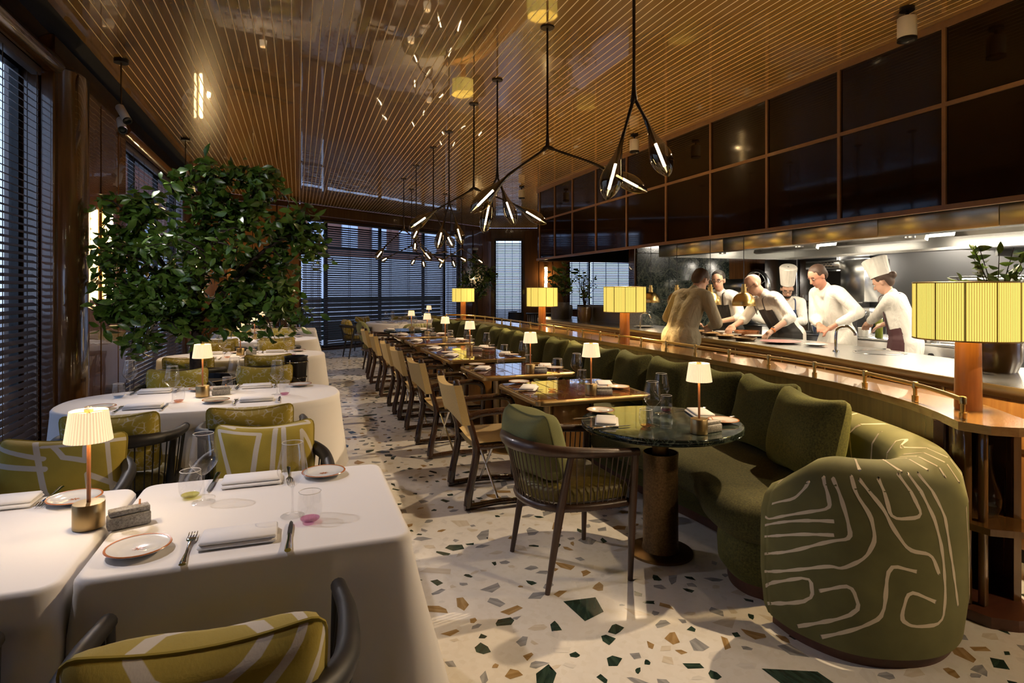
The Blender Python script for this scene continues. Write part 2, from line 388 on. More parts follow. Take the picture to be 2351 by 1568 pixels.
for (x, y, r, mat, el) in chips[300:]:
    b = rest.setdefault(mat, MB()); b.raw(*(lambda q: (q.v, q.f))(chip_mb(chip_poly(r, el, rg))), TR(x, y, 0, rg.random()*6.28))
for mat, b in rest.items(): b.build('terrazzo_chips', mat, floor, 0, kind='stuff')
b = MB(); 
for p0, p1 in (((1.9, 1.25), (5.2, 1.95)),): b.tube([(*p0, .0008), (*p1, .0008)], .0022, 4)
b.build('expansion_joint', 'dark_gap', floor, 0)
# ceiling: glossy planks with brass inlays between them
b = MB(); b.prism([(LX-.2, -3.4), (9.4, -3.4), (12.6, 16.75), (6.06, 19.1), (LX-.2, 13.6)], CZ+.05, CZ+.15); ceil = struct(b.build('ceiling', 'dark_gap', None, 0))
PW = .0715; x = -1.62; i = 0
while x < 8.6:
    y1 = min(far_y(x), far_y(x+PW))-.02; y0 = -3.15
    if x > 4.95: y0 = 9.8
    b = MB(); b.box(0, (y0+y1)/2, .02, PW-.0084, y1-y0, .04); o = b.build('plank', 'ceiling_wood', ceil, 0, loc=(x+PW/2, 0, CZ))
    b = MB(); b.box(0, (y0+y1)/2, .0175, .0080, y1-y0, .034); b.build('inlay_strip', 'inlay', ceil, 0, loc=(x+PW, 0, CZ))
    x += PW; i += 1
b = MB(); b.box(-1.64, 5.2, CZ+.01, .05, 16.8, .08); b.build('edge_board', 'ceiling_wood', ceil, 0)
# cornices and window head boxes on the left wall
def cornice(name, y0, y1):
    pr = [(0, 3.55), (.0, 3.30), (.05, 3.24), (.13, 3.25), (.165, 3.30), (.14, 3.36), (.09, 3.40), (.075, 3.55)]
    b = MB(); b.loft([[(LX-.01+q, yy, z) for q, z in pr] for yy in (y0, y1)]); return struct(b.build(name, 'wall_wood'))
cornice('trim_1', -3.1, 5.85); cornice('trim_2', 7.9, 11.95)
# piers: proud rounded pilaster and flush glossy panels
def pier(name, y0, y1, panels):
    b = MB(); b.box(LX+.05, (y0+y1)/2, CZ/2, .1, y1-y0, CZ, .012); p = struct(b.build(name, 'wall_wood', None, 40))
    for a, c_ in panels:
        b = MB(); b.box(LX+.108, (a+c_)/2, 1.70, .016, c_-a-.012, 3.2, .004); b.build('panel', 'wall_wood', p, 30)
    return p
pier('wall_pier_1', 5.78, 7.86, [(6.5, 6.92), (6.94, 7.52), (7.54, 7.84)])
b = MB(); b.lathe([(.17, 0), (.17, 3.3), (.15, 3.32)], 28, TR(LX+.06, 6.12, 0), True, True, 1.6); struct(b.build('trim_3', 'wall_wood'))
pier('wall_pier_2', 11.95, 13.75, [(12.0, 12.5), (12.52, 13.1), (13.12, 13.7)])
b = MB(); b.lathe([(.15, 0), (.15, 3.55)], 24, TR(LX+.06, 11.9, 0), True, True, 1.3); struct(b.build('trim_4', 'wall_wood'))
# far wall: panel joints, head board
for t0 in (.05, .62, 1.2, 1.8): b = MB(); b.box(t0+.28, -.012, 1.72, .555, .024, 3.4, .005); o = b.build('panel', 'warm_wood' if t0 > .6 else 'wall_wood', wf, 30)
for t0 in (8.2, 8.7, 9.15): b = MB(); b.box(t0+.22, -.012, 1.72, .44, .024, 3.4, .005); b.build('panel', 'wall_wood', wf, 30)
b = MB(); b.box(5.28, -.05, 3.40, 5.9, .10, .26, .02); b.build('head_board', 'panel_wood', wf, 30)
for t0, w_ in ((1.12, .46), (1.6, .46), (2.08, .46), (4.85, .5), (5.37, .5), (5.9, .5), (6.43, .5)): b = MB(); b.box(t0+w_/2, -.012, 1.76, w_-.012, .024, 3.4, .005); b.build('panel', 'wall_wood', wb, 30)
# windows (frame + panes) and blinds
wcount = 0
def window(fr, op, cols, rails=()):
    global wcount; wcount += 1
    t0, t1, z0, z1 = op; b = MB(); th = .05
    for zz in (z0+th/2, z1-th/2, *rails): b.box((t0+t1)/2, .14, zz, t1-t0, .06, th)
    xs = [t0+th/2]+list(cols)+[t1-th/2]
    for xx in xs: b.box(xx, .14, (z0+z1)/2, th if xx in (xs[0], xs[-1]) else .07, .062, z1-z0)
    o = struct(b.build('window_%d' % wcount, 'black_metal', None, 0)); o.matrix_world = fr
    for a, c_ in zip(xs, xs[1:]):
        p = MB(); p.box((a+c_)/2, .15, (z0+z1)/2, c_-a-.05, .008, z1-z0-.08); p.build('pane', 'window_glass', o, 0)
    return o
window(FL, W1, (6.1, 7.5)); window(FL, W2, (12.4, 13.8)); window(FF, FW, (3.2, 4.95, 6.6, 7.5), (2.55,)); window(FB, B1, ()); window(FB, B2, (3.3,))
for fr, (t0, t1, z0, z1) in ((FL, W1), (FL, W2), (FF, FW), (FB, B1), (FB, B2)):
    m = fr @ TR((t0+t1)/2, .3, (z0+z1)/2, 0, R(90)); portal(m.translation, m.to_euler(), t1-t0, z1-z0)
def blind(fr, t0, t1, z0, z1, label, pitch=.055, tilt=30, single=True, ladders=.55, mat='slat', y=-.0, wd=.05, flip=1):
    root = T('venetian_blind', label, 'blind', group='dark wooden venetian blinds'); root.matrix_world = fr @ TR(t0, y, 0)
    L = t1-t0; b = MB(); b.box(L/2, 0, z1-.03, L, .07, .06, .005); b.build('head_rail', mat, root); b = MB(); b.box(L/2, 0, z0+.015, L, .055, .03, .004); b.build('bottom_rail', mat, root)
    sl = MB(); sl.box(0, 0, 0, L-.01, wd, .0032, .001); n_ = int((z1-z0-.12)/pitch); me = None
    big = MB()
    for i in range(n_):
        z = z0+.06+i*pitch
        if single:
            if me is None: me = sl.mesh('slat', mat, 0)
            o = bpy.data.objects.new('slat', me); COL.objects.link(o); o.parent = root; o.location = (L/2, 0, z); o.rotation_euler.x = R(tilt)*flip
        else: big.raw(sl.v, sl.f, TR(L/2, 0, z, 0, R(tilt)*flip))
    if not single: big.build('slats', mat, root, 0, kind='stuff')
    k = max(2, int(L/ladders)+1)
    for i in range(k):
        x = .08+(L-.16)*i/(k-1); b = MB(); b.box(x, -.031, (z0+z1)/2, .012, .002, z1-z0-.06); b.box(x, .031, (z0+z1)/2, .012, .002, z1-z0-.06); b.build('ladder_tape', 'cord', root, 0)
    return root
blind(FL, 4.74, 8.92, .1, 3.24, 'tall dark venetian blind at the left edge of the picture')
blind(FL, 11.12, 15.08, .1, 3.24, 'dark venetian blind behind the big leafy tree')
blind(FF, 2.44, 2.98, .08, 3.2, 'narrow dark venetian blind left of the wide far window', single=False, ladders=.26, y=-.01, tilt=42, wd=.056)
blind(FF, 3.06, 7.35, .08, 3.2, 'wide dark venetian blind across the far window', single=False, ladders=.62, tilt=46, wd=.056, mat='slat_dark')
blind(FF, 7.43, 8.13, .08, 3.2, 'narrow dark venetian blind right of the wide far window', single=False, ladders=.3, tilt=42, wd=.056)
blind(FB, .14, 1.04, .5, 3.18, 'tall narrow venetian blind on the wall behind the bar', single=False, ladders=.3, tilt=38, wd=.056)
blind(FB, 2.62, 3.3, .82, 3.18, 'left venetian blind next to the green marble wall', single=False, ladders=.3, tilt=38, wd=.056)
blind(FB, 3.34, 4.76, .82, 3.18, 'right venetian blind next to the green marble wall', single=False, ladders=.4, tilt=38, wd=.056)
# what stands outside the windows
b = MB(); b.box(0, 6, -.4, 90, 90, .2); o = struct(b.build('street', 'grey_stone', None, 0)); o.location = (0, 0, 0)
plain('facade_pale', (.66, .68, .72), .8); plain('facade_brick', (.20, .085, .06), .9); plain('facade_window', (.55, .62, .75), .2); plain('hedge', (.02, .03, .02), .9)
def building(name, label, fr, L, H, gf, y):
    root = T(name, label, 'building'); root.matrix_world = fr @ TR(0, y, 0)
    b = MB(); b.box(L/2, 2, gf/2-.3, L, 4, gf+.0); b.build('ground_floor', 'facade_pale', root, 0)
    b = MB(); b.box(L/2, 2.1, gf-.3+(H-gf)/2, L, 4, H-gf); b.build('upper_floor', 'facade_brick', root, 0)
    me = None
    for i in range(int(L/2.2)):
        for j in range(int((H-gf)/3.0)+1):
            if me is None: q = MB(); q.box(0, 0, 0, 1.1, .12, 1.6); me = q.mesh('window', 'facade_window', 0)
            o = bpy.data.objects.new('window', me); COL.objects.link(o); o.parent = root; o.location = (1.2+i*2.2, .06, gf+1.0+j*3.0)
building('street_building', 'brick building with pale ground floor seen through the far blinds', frame(-4, 24.0, UF.x, UF.y), 24, 11, 3.7, 6)
building('neighbour_building', 'brick building seen through the left blinds', frame(-15, -14, 0, 1), 50, 19, 10.5, 0)
par = T('terrace_fence', 'dark slatted terrace fence outside the far window', 'fence'); par.matrix_world = FF @ TR(1, 2.2, 0)
for k in range(9): b = MB(); b.box(4, 0, .1+k*.135, 9, .03, .115); b.build('fence_board', 'hedge', par, 0)
# ================================================================ BULKHEAD, KITCHEN, LEDGE
def path_frames(pts, closed=False):
    P = [Vector((p[0], p[1], 0)) for p in pts]; out = []; n = len(P); s = 0
    for i in range(n):
        a = P[max(i-1, 0)]; b = P[min(i+1, n-1)]; t = (b-a).normalized()
        if i: s += (P[i]-P[i-1]).length
        out.append((P[i], Vector((t.y, -t.x, 0)), s))
    return out
def sweep(b, pts, sec, cap=True, closed=True):   # sec: (offset to the right of travel, z)
    b.loft([[tuple(p+n_*o+Vector((0, 0, z))) for o, z in sec] for p, n_, s in path_frames(pts)], closed, cap); return b
def off(pts, d): return [(p+n_*d).to_2d()[:] for p, n_, s in path_frames(pts)]
# bulkhead of dark glass over the pass
bp = [(4.68, -3.1), (4.68, 11.5)]+[(4.68+.42*(1-math.cos(a)), 11.5+.42*math.sin(a)) for a in [R(q) for q in (15, 30, 45, 60, 75, 90)]]+[(9.3, 11.92)]
b = MB(); sweep(b, [(x+.03, y) for x, y in bp], [(0, 2.12), (.08, 2.12), (.08, 3.54), (0, 3.54)]); bulk = struct(b.build('wall_bulkhead', 'dark_gap', None, 30))
joints = [-.5, .42, 1.36, 2.29, 3.22, 4.17, 5.07, 5.99, 6.92, 7.95, 8.95, 9.86, 10.65, 11.42]
for y0, y1 in zip(joints, joints[1:]):
    for z0, z1 in ((2.13, 2.89), (2.92, 3.50)):
        b = MB(); b.box(4.695, (y0+y1)/2, (z0+z1)/2, .02, y1-y0-.01, z1-z0); b.build('glass_panel', 'bulk_glass', bulk, 0)
for z0, z1 in ((2.13, 2.89), (2.92, 3.50)):
    b = MB(); sweep(b, bp[1:], [(0.01, z0), (.03, z0), (.03, z1), (0.01, z1)]); b.build('glass_panel', 'bulk_glass', bulk, 40)
for z, h_ in ((2.115, .04), (2.905, .032), (3.522, .055)):
    b = MB(); sweep(b, bp, [(-.012, z-h_/2), (.03, z-h_/2), (.03, z+h_/2), (-.012, z+h_/2)]); b.build('frame_rail', 'frame_wood', bulk, 40)
for y in joints: b = MB(); b.box(4.684, y, 2.82, .032, .03, 1.42); b.build('frame_bar', 'frame_wood', bulk, 0)
# kitchen walls
b = MB(); b.box(9.3, 4.9, 1.75, .2, 9.6, 3.5); o = struct(b.build('wall_back_kitchen', 'steel_dark', None, 0))
b = MB(); b.box(7.62, 9.72, 1.75, 3.6, .2, 3.5); mw = struct(b.build('wall_marble', 'wall_wood', None, 0))
for i in range(4):
    for j in range(3):
        if i == 3: continue
        b = MB(); b.box(5.86+.34+i*.69, 9.60, .45+j*.86+.42, .684, .03, .852, .004); b.build('marble_slab', 'wall_marble', mw, 20)
b = MB(); b.box(7.0, 3.3, 2.6, 4.5, 13.0, .1); struct(b.build('ceiling_kitchen', 'dark_gap', None, 0))
b = MB(); b.raw([(9.4, 9.6, 0), (13.2, 16.5, 0), (13.2, 16.5, CZ), (9.4, 9.6, CZ)], [(0, 1, 2, 3)]); b.box(9.4, 9.6, 1.7, .1, .1, 3.4); struct(b.build('wall_side', 'wall_wood', None, 0))
# extractor hood
hood = T('extractor_hood', 'long brushed steel extractor hood hanging over the open kitchen', 'hood', (0, 0, 0))
for i, (y0, y1) in enumerate(((-1.5, .3), (.3, 1.75), (1.75, 3.0), (3.0, 4.0), (4.0, 5.0), (5.0, 6.1), (6.1, 7.5))):
    b = MB(); b.box(4.96, (y0+y1)/2, 2.13, .03, y1-y0-.004, .34, .003); b.build('front_panel', 'steel_warm_reflection', hood)
b = MB(); b.box(6.2, 7.49, 2.13, 2.5, .03, .34); b.box(7.45, 3.0, 2.13, .03, 9.0, .34); b.build('side_panel', 'steel', hood, 0)
b = MB(); b.box(6.2, 3.0, 2.24, 2.46, 8.9, .02); b.build('top_plate', 'steel_dark', hood, 0)
b = MB(); b.box(5.04, 3.0, 1.975, .16, 9.0, .03); b.box(7.35, 3.0, 1.975, .2, 9.0, .03); b.build('gutter', 'steel', hood, 0)
for k, y in enumerate((-.6, .8, 2.2, 3.6, 5.0, 6.4)):
    b = MB(); b.box(5.75, y, 2.14, .9, 1.05, .05, .01); b.raw(*(lambda q: (q.v, q.f))(MB().box(0, 0, 0, .05, 1.1, .16)), TR(6.22, y, 2.08, 0, 0, R(20))); b.build('filter', 'steel', hood)
    b = MB(); b.box(5.2, y, 2.03, .10, .9, .035, .006); b.build('light_strip', 'hood_light', hood, 0)
    b = MB(); b.box(6.75, y, 2.1, .10, .9, .035, .006); b.build('light_strip', 'hood_light', hood, 0)
    b = MB(); b.box(5.75, y+.7, 2.05, .16, .16, .05, .01); b.cyl(5.75, y+.7, 2.0, 2.03, .05, 12); b.build('sprinkler_box', 'steel', hood)
for y in (.8, 3.2, 5.4): lamp('AREA', (5.2, y, 2.0), 15, (1, .82, .58), rot=(0, 0, 0), shape='RECTANGLE', size=.1, size_y=1.6)
for y in (1.5, 4.5): lamp('AREA', (6.75, y, 2.07), 30, (1, .84, .62), rot=(0, 0, 0), shape='RECTANGLE', size=.1, size_y=1.6)
# pass counter
cp = [(v.x, v.y) for v in catmull([(3.56, .2), (3.6, 1.2), (3.66, 2.05), (3.76, 2.6), (3.88, 3.2), (4.0, 3.7), (4.13, 4.3), (4.21, 5.0), (4.22, 6), (4.22, 7.5), (4.22, 9), (4.24, 10.2), (4.4, 10.75), (4.8, 10.95), (5.2, 10.95)], 6)]
ctr = T('kitchen_counter', 'long curved pass counter with steel top, brass nosing and wood front', 'counter')
b = MB(); sweep(b, cp, [(0, .93), (.85, .93), (.85, .952), (0, .952)]); b.build('worktop', 'steel', ctr)
b = MB(); sweep(b, cp, [(-.012, .885), (.02, .885), (.02, .95), (-.012, .95), (-.022, .935), (-.022, .90)]); b.build('nosing', 'brass_soft', ctr)
for k, (i0, i1) in enumerate(zip(range(0, len(cp)-1, 6), range(6, len(cp)+5, 6))):
    seg = cp[i0:i1+1]
    if len(seg) < 2: continue
    b = MB(); sweep(b, seg, [(.01, .08), (.04, .08), (.04, .885), (.01, .885)]); b.build('front_panel', 'warm_wood', ctr)
    p, n_, s_ = path_frames(seg)[0]; b = MB(); b.box(0, 0, .48, .02, .018, .81, .004, m=TR(p.x+n_.x*.008, p.y+n_.y*.008, 0, math.atan2(n_.y, n_.x))); b.build('brass_strip', 'brass_soft', ctr)
b = MB(); sweep(b, cp, [(-.004, .60), (.015, .60), (.015, .622), (-.004, .622)]); b.build('brass_bead', 'brass_soft', ctr)
b = MB(); sweep(b, cp, [(.03, 0), (.10, 0), (.10, .08), (.03, .08)]); b.build('plinth', 'black_metal', ctr)
b = MB(); sweep(b, cp, [(.72, .02), (.80, .02), (.80, .93), (.72, .93)]); b.build('back_panel', 'steel_dark', ctr)
# ledge with brass gallery rail, symmetrical about y = 7.05
half = [(2.82, 1.88), (2.98, 2.13), (3.11, 2.40), (3.25, 2.84), (3.31, 3.35), (3.33, 4.0), (3.335, 5.2)]
lf = half+[(3.335, 7.05)]+[(x, 14.1-y) for x, y in half[::-1]]
lf = [(v.x, v.y) for v in catmull([(x, y, 0) for x, y in lf], 5)]
hb = [(2.85, 1.76), (2.96, 1.69), (3.09, 1.73), (3.2, 1.88), (3.36, 2.12), (3.52, 2.5), (3.64, 2.95), (3.72, 3.5), (3.75, 4.2), (3.75, 5.5)]
lb = hb+[(3.75, 7.05)]+[(x, 14.1-y) for x, y in hb[::-1]]
lb = [(v.x, v.y) for v in catmull([(x, y, 0) for x, y in lb], 4)]
led = T('ledge_counter', 'curved wooden ledge behind the green sofa with an open shelf end', 'ledge')
b = MB(); poly = lf+lb[::-1]; n_ = len(poly)
def ledge_slab(b, z0, z1, mat, nm):
    bm = bmesh.new(); vsq = [bm.verts.new((x, y, z0)) for x, y in poly]; f = bm.faces.new(vsq); r_ = bmesh.ops.extrude_face_region(bm, geom=[f]); bmesh.ops.translate(bm, verts=[q for q in r_['geom'] if isinstance(q, bmesh.types.BMVert)], vec=(0, 0, z1-z0))
    bmesh.ops.triangulate(bm, faces=[q for q in bm.faces if len(q.verts) > 4]); bmesh.ops.recalc_face_normals(bm, faces=bm.faces); me = bpy.data.meshes.new(nm); bm.to_mesh(me); bm.free(); me.materials.append(MATS[mat]); o = bpy.data.objects.new(nm, me); COL.objects.link(o); o.parent = led; return o
ledge_slab(b, .845, .885, 'ledge_wood', 'top')
ledge_slab(b, .0, .05, 'plinth_wood', 'plinth')
lfm = [p for p in lf if 2.05 < p[1] < 12.05]
b = MB(); sweep(b, off(lfm, .02), [(0, .05), (.03, .05), (.03, .845), (0, .845)]); b.build('sofa_side_panel', 'panel_wood', led)
lbm = [p for p in lb if p[0] > 3.12]
b = MB(); sweep(b, off(lbm, -.05), [(0, .05), (.03, .05), (.03, .845), (0, .845)]); b.build('aisle_side_panel', 'panel_wood', led)
for sg in (0, 1):
    f = (lambda y: y) if not sg else (lambda y: 14.1-y)
    b = MB(); b.box(0, 0, .445, .035, .12, .79, .006, m=TR(2.895, f(1.92), 0, R(-25) if not sg else R(25))); b.build('post', 'panel_wood', led)
    b = MB(); b.box(0, 0, .445, .03, .03, .79, .004, m=TR(2.925, f(1.84), 0)); b.build('post', 'panel_wood', led)
    b = MB(); b.loft([[(2.93, f(2.02), z), (3.05, f(2.10), z), (3.22, f(2.09), z), (3.36, f(2.17), z), (3.35, f(2.21), z), (3.2, f(2.14), z), (3.04, f(2.15), z), (2.92, f(2.06), z)] for z in (.05, .845)]); b.build('back_board', 'plinth_wood', led)
    b = MB(); b.prism([(2.84, f(1.90)), (2.86, f(1.77)), (2.96, f(1.70)), (3.08, f(1.73)), (3.18, f(1.88)), (3.34, f(2.12)), (3.36, f(2.2)), (3.02, f(2.22))], .40, .43); b.build('shelf', 'panel_wood', led, 0)
# rail
rp = [p for p in off(lf, .05)]
rp = rp[1:-1]
rail = T('gallery_rail', 'brass gallery rail with small posts along the curved wooden ledge', 'rail')
b = MB(); b.tube([(x, y, .972) for x, y in rp], .011, 10); b.build('rail_tube', 'brass', rail)
fr_ = path_frames(rp); tot = fr_[-1][2]; npost = 24
pm = None
for k in range(npost):
    s_ = .012+(tot-.024)*k/(npost-1); i = min(range(len(fr_)), key=lambda q: abs(fr_[q][2]-s_)); i = max(1, min(i, len(fr_)-1))
    p0, _, sa = fr_[i-1]; p1, _, sb = fr_[i]
    if s_ > sb and i < len(fr_)-1: p0, _, sa = fr_[i]; p1, _, sb = fr_[i+1]
    q = p0.lerp(p1, (s_-sa)/(sb-sa))
    if pm is None:
        b = MB(); b.lathe([(.016, 0), (.016, .028), (.010, .03), (.010, .065), (.015, .067), (.015, .098), (.012, .102)], 14, None, True, True); pm = b.mesh('post', 'brass')
    o = bpy.data.objects.new('post', pm); COL.objects.link(o); o.parent = rail; o.location = (q.x, q.y, .885)
# large string-shade lamps on the ledge
shade_mat('string_shade', (.40, .32, .08), (1.0, .74, .15), .66, 150, .40)
def shade_cyl(b, r0, r1, z0, z1, n, ripple=0, turns=1):
    def fn(u, v):
        a = 2*PI*u; r = lerp(r0, r1, v)*(1+ripple*math.cos(a*turns)); return (r*math.cos(a), r*math.sin(a), lerp(z0, z1, v))
    return b.grid(fn, n, 2, cu=True, uvs=lambda u, v: (u, v))
plain('seam', (.42, .32, .06), .7)
MATS['string_shade'].cycles.emission_sampling = 'NONE'
for q in ('led', 'led_strip'): MATS[q].cycles.emission_sampling = 'NONE'
bl = T('ledge_lamp', '', 'lamp', group='large string-shade lamps on the ledge')
b = MB(); b.lathe([(.056, 0), (.058, .01), (.054, .36)], 28, None, True, True); b.build('column', 'lamp_wood', bl)
b = MB(); shade_cyl(b, .232, .232, .352, .632, 96); b.build('lamp_shade', 'string_shade', bl)
b = MB()
for z in (.352, .632): b.tube([(.232*math.cos(a), .232*math.sin(a), z) for a in [2*PI*k/48 for k in range(48)]], .004, 6, closed=True)
b.build('shade_ring', 'brass_soft', bl)
for k in range(12):
    a = 2*PI*(k+.3)/12; b = MB(); b.box(0, 0, .492, .003, .006, .28, m=TR(.2335*math.cos(a), .2335*math.sin(a), 0, a)); b.build('shade_seam', 'seam', bl, 0)
b = MB(); b.tube([(-.23, 0, .60), (.23, 0, .60)], .003, 6); b.tube([(0, -.23, .60), (0, .23, .60)], .003, 6); b.cyl(0, 0, .36, .40, .03, 12); b.build('shade_spider', 'brass_soft', bl)
b = MB(); b.lathe([(.012, .40), (.03, .44), (.034, .48), (.02, .52), (0.001, .525)], 16); b.build('bulb', 'led_strip', bl)
bl = Proto(bl)
for x, y, lab in ((3.148, 2.05, 'largest yellow string-shade lamp at the near end of the ledge'), (3.44, 5.89, 'yellow string-shade lamp second from the near end of the ledge'), (3.44, 8.30, 'yellow string-shade lamp third from the near end of the ledge'), (3.25, 12.15, 'farthest yellow string-shade lamp on the ledge before the far window')):
    bl.put((x, y, .885), rnd.random()*6, lab)
    lamp('POINT', (x, y, .885+.47), 75, WARM, shadow_soft_size=.05)
# ================================================================ SOFA
ARM = [(0.043, 0.63, 0.161, 0.64), (0.161, 0.64, 0.208, 0.7), (0.208, 0.7, 0.218, 0.73), (0.0, 0.55, 0.035, 0.53), (0.035, 0.53, 0.189, 0.57), (0.189, 0.57, 0.312, 0.61), (0.312, 0.61, 0.299, 0.68), (0.299, 0.68, 0.274, 0.75), (0.0, 0.49, 0.161, 0.53), (0.161, 0.53, 0.325, 0.56), (0.0, 0.41, 0.189, 0.47), (0.189, 0.47, 0.325, 0.5), (0.0, 0.3, 0.148, 0.37), (0.148, 0.37, 0.312, 0.47), (0.312, 0.47, 0.384, 0.5), (0.384, 0.5, 0.369, 0.59), (0.369, 0.59, 0.339, 0.7), (0.339, 0.7, 0.312, 0.75), (0.0, 0.19, 0.176, 0.29), (0.176, 0.29, 0.312, 0.36), (0.312, 0.36, 0.354, 0.36), (0.354, 0.36, 0.433, 0.43), (0.433, 0.43, 0.464, 0.51), (0.464, 0.51, 0.449, 0.61), (0.449, 0.61, 0.4, 0.7), (0.4, 0.7, 0.384, 0.77), (0.0, 0.12, 0.239, 0.29), (0.239, 0.29, 0.25, 0.17), (0.25, 0.17, 0.0, 0.04), (0.274, 0.23, 0.384, 0.3), (0.384, 0.3, 0.416, 0.18), (0.416, 0.18, 0.176, 0.03), (0.416, 0.76, 0.492, 0.65), (0.492, 0.65, 0.521, 0.57), (0.521, 0.57, 0.58, 0.47), (0.58, 0.47, 0.674, 0.45), (0.674, 0.45, 0.707, 0.36), (0.61, 0.38, 0.506, 0.41), (0.506, 0.41, 0.492, 0.18), (0.492, 0.18, 0.416, 0.12), (0.416, 0.12, 0.274, 0.03), (0.69, 0.24, 0.58, 0.3), (0.58, 0.3, 0.55, 0.17), (0.55, 0.17, 0.595, 0.14), (0.595, 0.14, 0.724, 0.14), (0.724, 0.14, 0.741, 0.26), (0.741, 0.26, 0.724, 0.47), (0.724, 0.47, 0.69, 0.6), (0.69, 0.6, 0.626, 0.79), (0.492, 0.77, 0.506, 0.7), (0.506, 0.7, 0.521, 0.6), (0.521, 0.6, 0.642, 0.61), (0.642, 0.61, 0.61, 0.71), (0.61, 0.71, 0.58, 0.79), (0.674, 0.79, 0.741, 0.62), (0.741, 0.62, 0.775, 0.42), (0.775, 0.42, 0.823, 0.19)]
ARM += [(.02, .78, .1, .84), (.1, .84, .2, .98), (.2, .98, .22, 1.08), (.42, .80, .40, .95), (.40, .95, .44, 1.1), (.60, .80, .56, .92), (.56, .92, .70, .90), (.74, .80, .73, .95), (.73, .95, .78, 1.1), (.83, .76, .84, .9), (.84, .9, .9, 1.1), (.92, .72, .95, .9), (.95, .9, 1.02, 1.12), (1.02, .6, 1.05, .86), (1.05, .86, 1.2, .98), (1.2, .98, 1.35, .9), (1.35, .9, 1.3, 1.1), (1.3, 1.1, 1.5, 1.2), (1.5, 1.2, 1.55, .95), (1.6, .85, 1.8, 1.0), (1.8, 1.0, 1.7, 1.2), (1.0, 1.15, 1.2, 1.25), (1.9, .8, 2.0, 1.2), (.94, .6, .97, .3), (.97, .3, 1.0, .05)]

n = N('painted_velvet'); v = n.co('UV'); t = n.n('TexNoise', i_Scale=5.0, i_Detail=4.0); n.l(v, t.inputs[0]); n.l(n.ramp(t.outputs[0], [(.3, (.082, .080, .024)), (.7, (.13, .125, .042))]), n.b.inputs['Base Color']); t3 = n.n('TexNoise', i_Scale=300.0); n.l(v, t3.inputs[0]); n.bump(t3.outputs[0], .2, .001); n.set(rough=.8, sheen=.35); n.b.inputs['Sheen Tint'].default_value = (.6, .62, .3, 1); reg('painted_velvet', n)
plain('painted_line', (.62, .54, .42), .8)
bh = [(2.09, 2.12), (2.09, 1.97), (2.17, 1.83), (2.37, 1.77), (2.59, 1.86), (2.77, 2.08), (2.92, 2.42), (3.03, 2.8), (3.10, 3.3), (3.13, 4.0), (3.135, 5.2)]
bc = [(v.x, v.y) for v in catmull([(x, y, 0) for x, y in bh+[(3.135, 7.05)]+[(x, 14.1-y) for x, y in bh[::-1]]], 10)]
sofa = T('sofa', 'long curved green velvet banquette with painted line pattern on its back', 'sofa')
bf = path_frames(bc); outer = [p+n_*.14 for p, n_, s_ in bf]; su = [0]
for a, c_ in zip(outer, outer[1:]): su.append(su[-1]+(c_-a).length)
Lb = su[-1]
sec = [(.13, .05, 0), (.15, .22, .17), (.15, .42, .40), (.145, .60, .60), (.125, .70, .72), (.08, .765, .80), (0, .79, .88), (-.08, .765, .96), (-.12, .71, 1.03), (-.135, .6, 1.14), (-.14, .40, 1.34)]
def band(u, v):
    i = min(int(u*(len(bf)-1)+1e-6), len(bf)-1); j = min(int(v*(len(sec)-1)+1e-6), len(sec)-1); p, n_, s_ = bf[i]; o, z, vv = sec[j]
    e = min(su[i], Lb-su[i]); k = 1-.21*max(0, 1-e/.34)**2.0 if e < .34 else 1   # the arm slopes down towards its tip
    q = p+n_*o*(1 if e > .02 else .96); return (q.x, q.y, z if z < .3 else .3+(z-.3)*(k-(1-k)*.5))
def buv(u, v):
    i = min(int(u*(len(bf)-1)+1e-6), len(bf)-1); j = min(int(v*(len(sec)-1)+1e-6), len(sec)-1); return (min(su[i], Lb-su[i]), sec[j][2])
b = MB(); b.grid(band, len(bf), len(sec), uvs=buv)
for i0 in (0, len(bf)-1):     # rounded tips
    ring = [Vector(band(i0/(len(bf)-1), j/(len(sec)-1))) for j in range(len(sec))]; p, n_, s_ = bf[i0]; t = Vector((n_.y, -n_.x, 0))*(1 if i0 == 0 else -1); t = -t if (bf[1 if i0 == 0 else -2][0]-p).dot(t) > 0 else t
    mid = sum(ring, Vector())/len(ring); rings = [ring]+[[mid+(q-mid)*sc_+t*o for q in ring] for sc_, o in ((.93, .035), (.75, .06), (.4, .072))]
    o_ = len(b.f); b.loft([[tuple(q) for q in r_] for r_ in rings], closed=False, cap=False)
    for k in range(o_, len(b.f)): b.uv[k] = [(0, sec[min((k-o_) % (len(sec)-1), len(sec)-1)][2])]*4
back_o = b.build('backrest', 'painted_velvet', sofa, 50)
# hand-painted lines lying on the velvet: one ribbon per stroke
vv_l = [q[2] for q in sec]
def on_band(u, v, far=False, lift=.0009):
    u = min(max(u, 0), Lb*.49); uu = Lb-u if far else u
    i = max(0, min(len(su)-2, max(k for k in range(len(su)) if su[k] <= uu+1e-9))); f = (uu-su[i])/(su[i+1]-su[i]); v = min(max(v, 0), vv_l[-1]-.001)
    j = max(k for k in range(len(vv_l)-1) if vv_l[k] <= v); g = (v-vv_l[j])/(vv_l[j+1]-vv_l[j]); nu_, nv_ = len(bf)-1, len(sec)-1
    A, B, C_, D = (Vector(band((i+a)/nu_, (j+c_)/nv_)) for a, c_ in ((0, 0), (1, 0), (0, 1), (1, 1)))
    p = A.lerp(B, f).lerp(C_.lerp(D, f), g); nr = (B-A).cross(C_-A).normalized(); c0 = bf[min(i, len(bf)-1)][0]; nr = -nr if nr.dot(p-Vector((c0.x, c0.y, .42))) < 0 else nr
    return p+nr*lift
chains = []
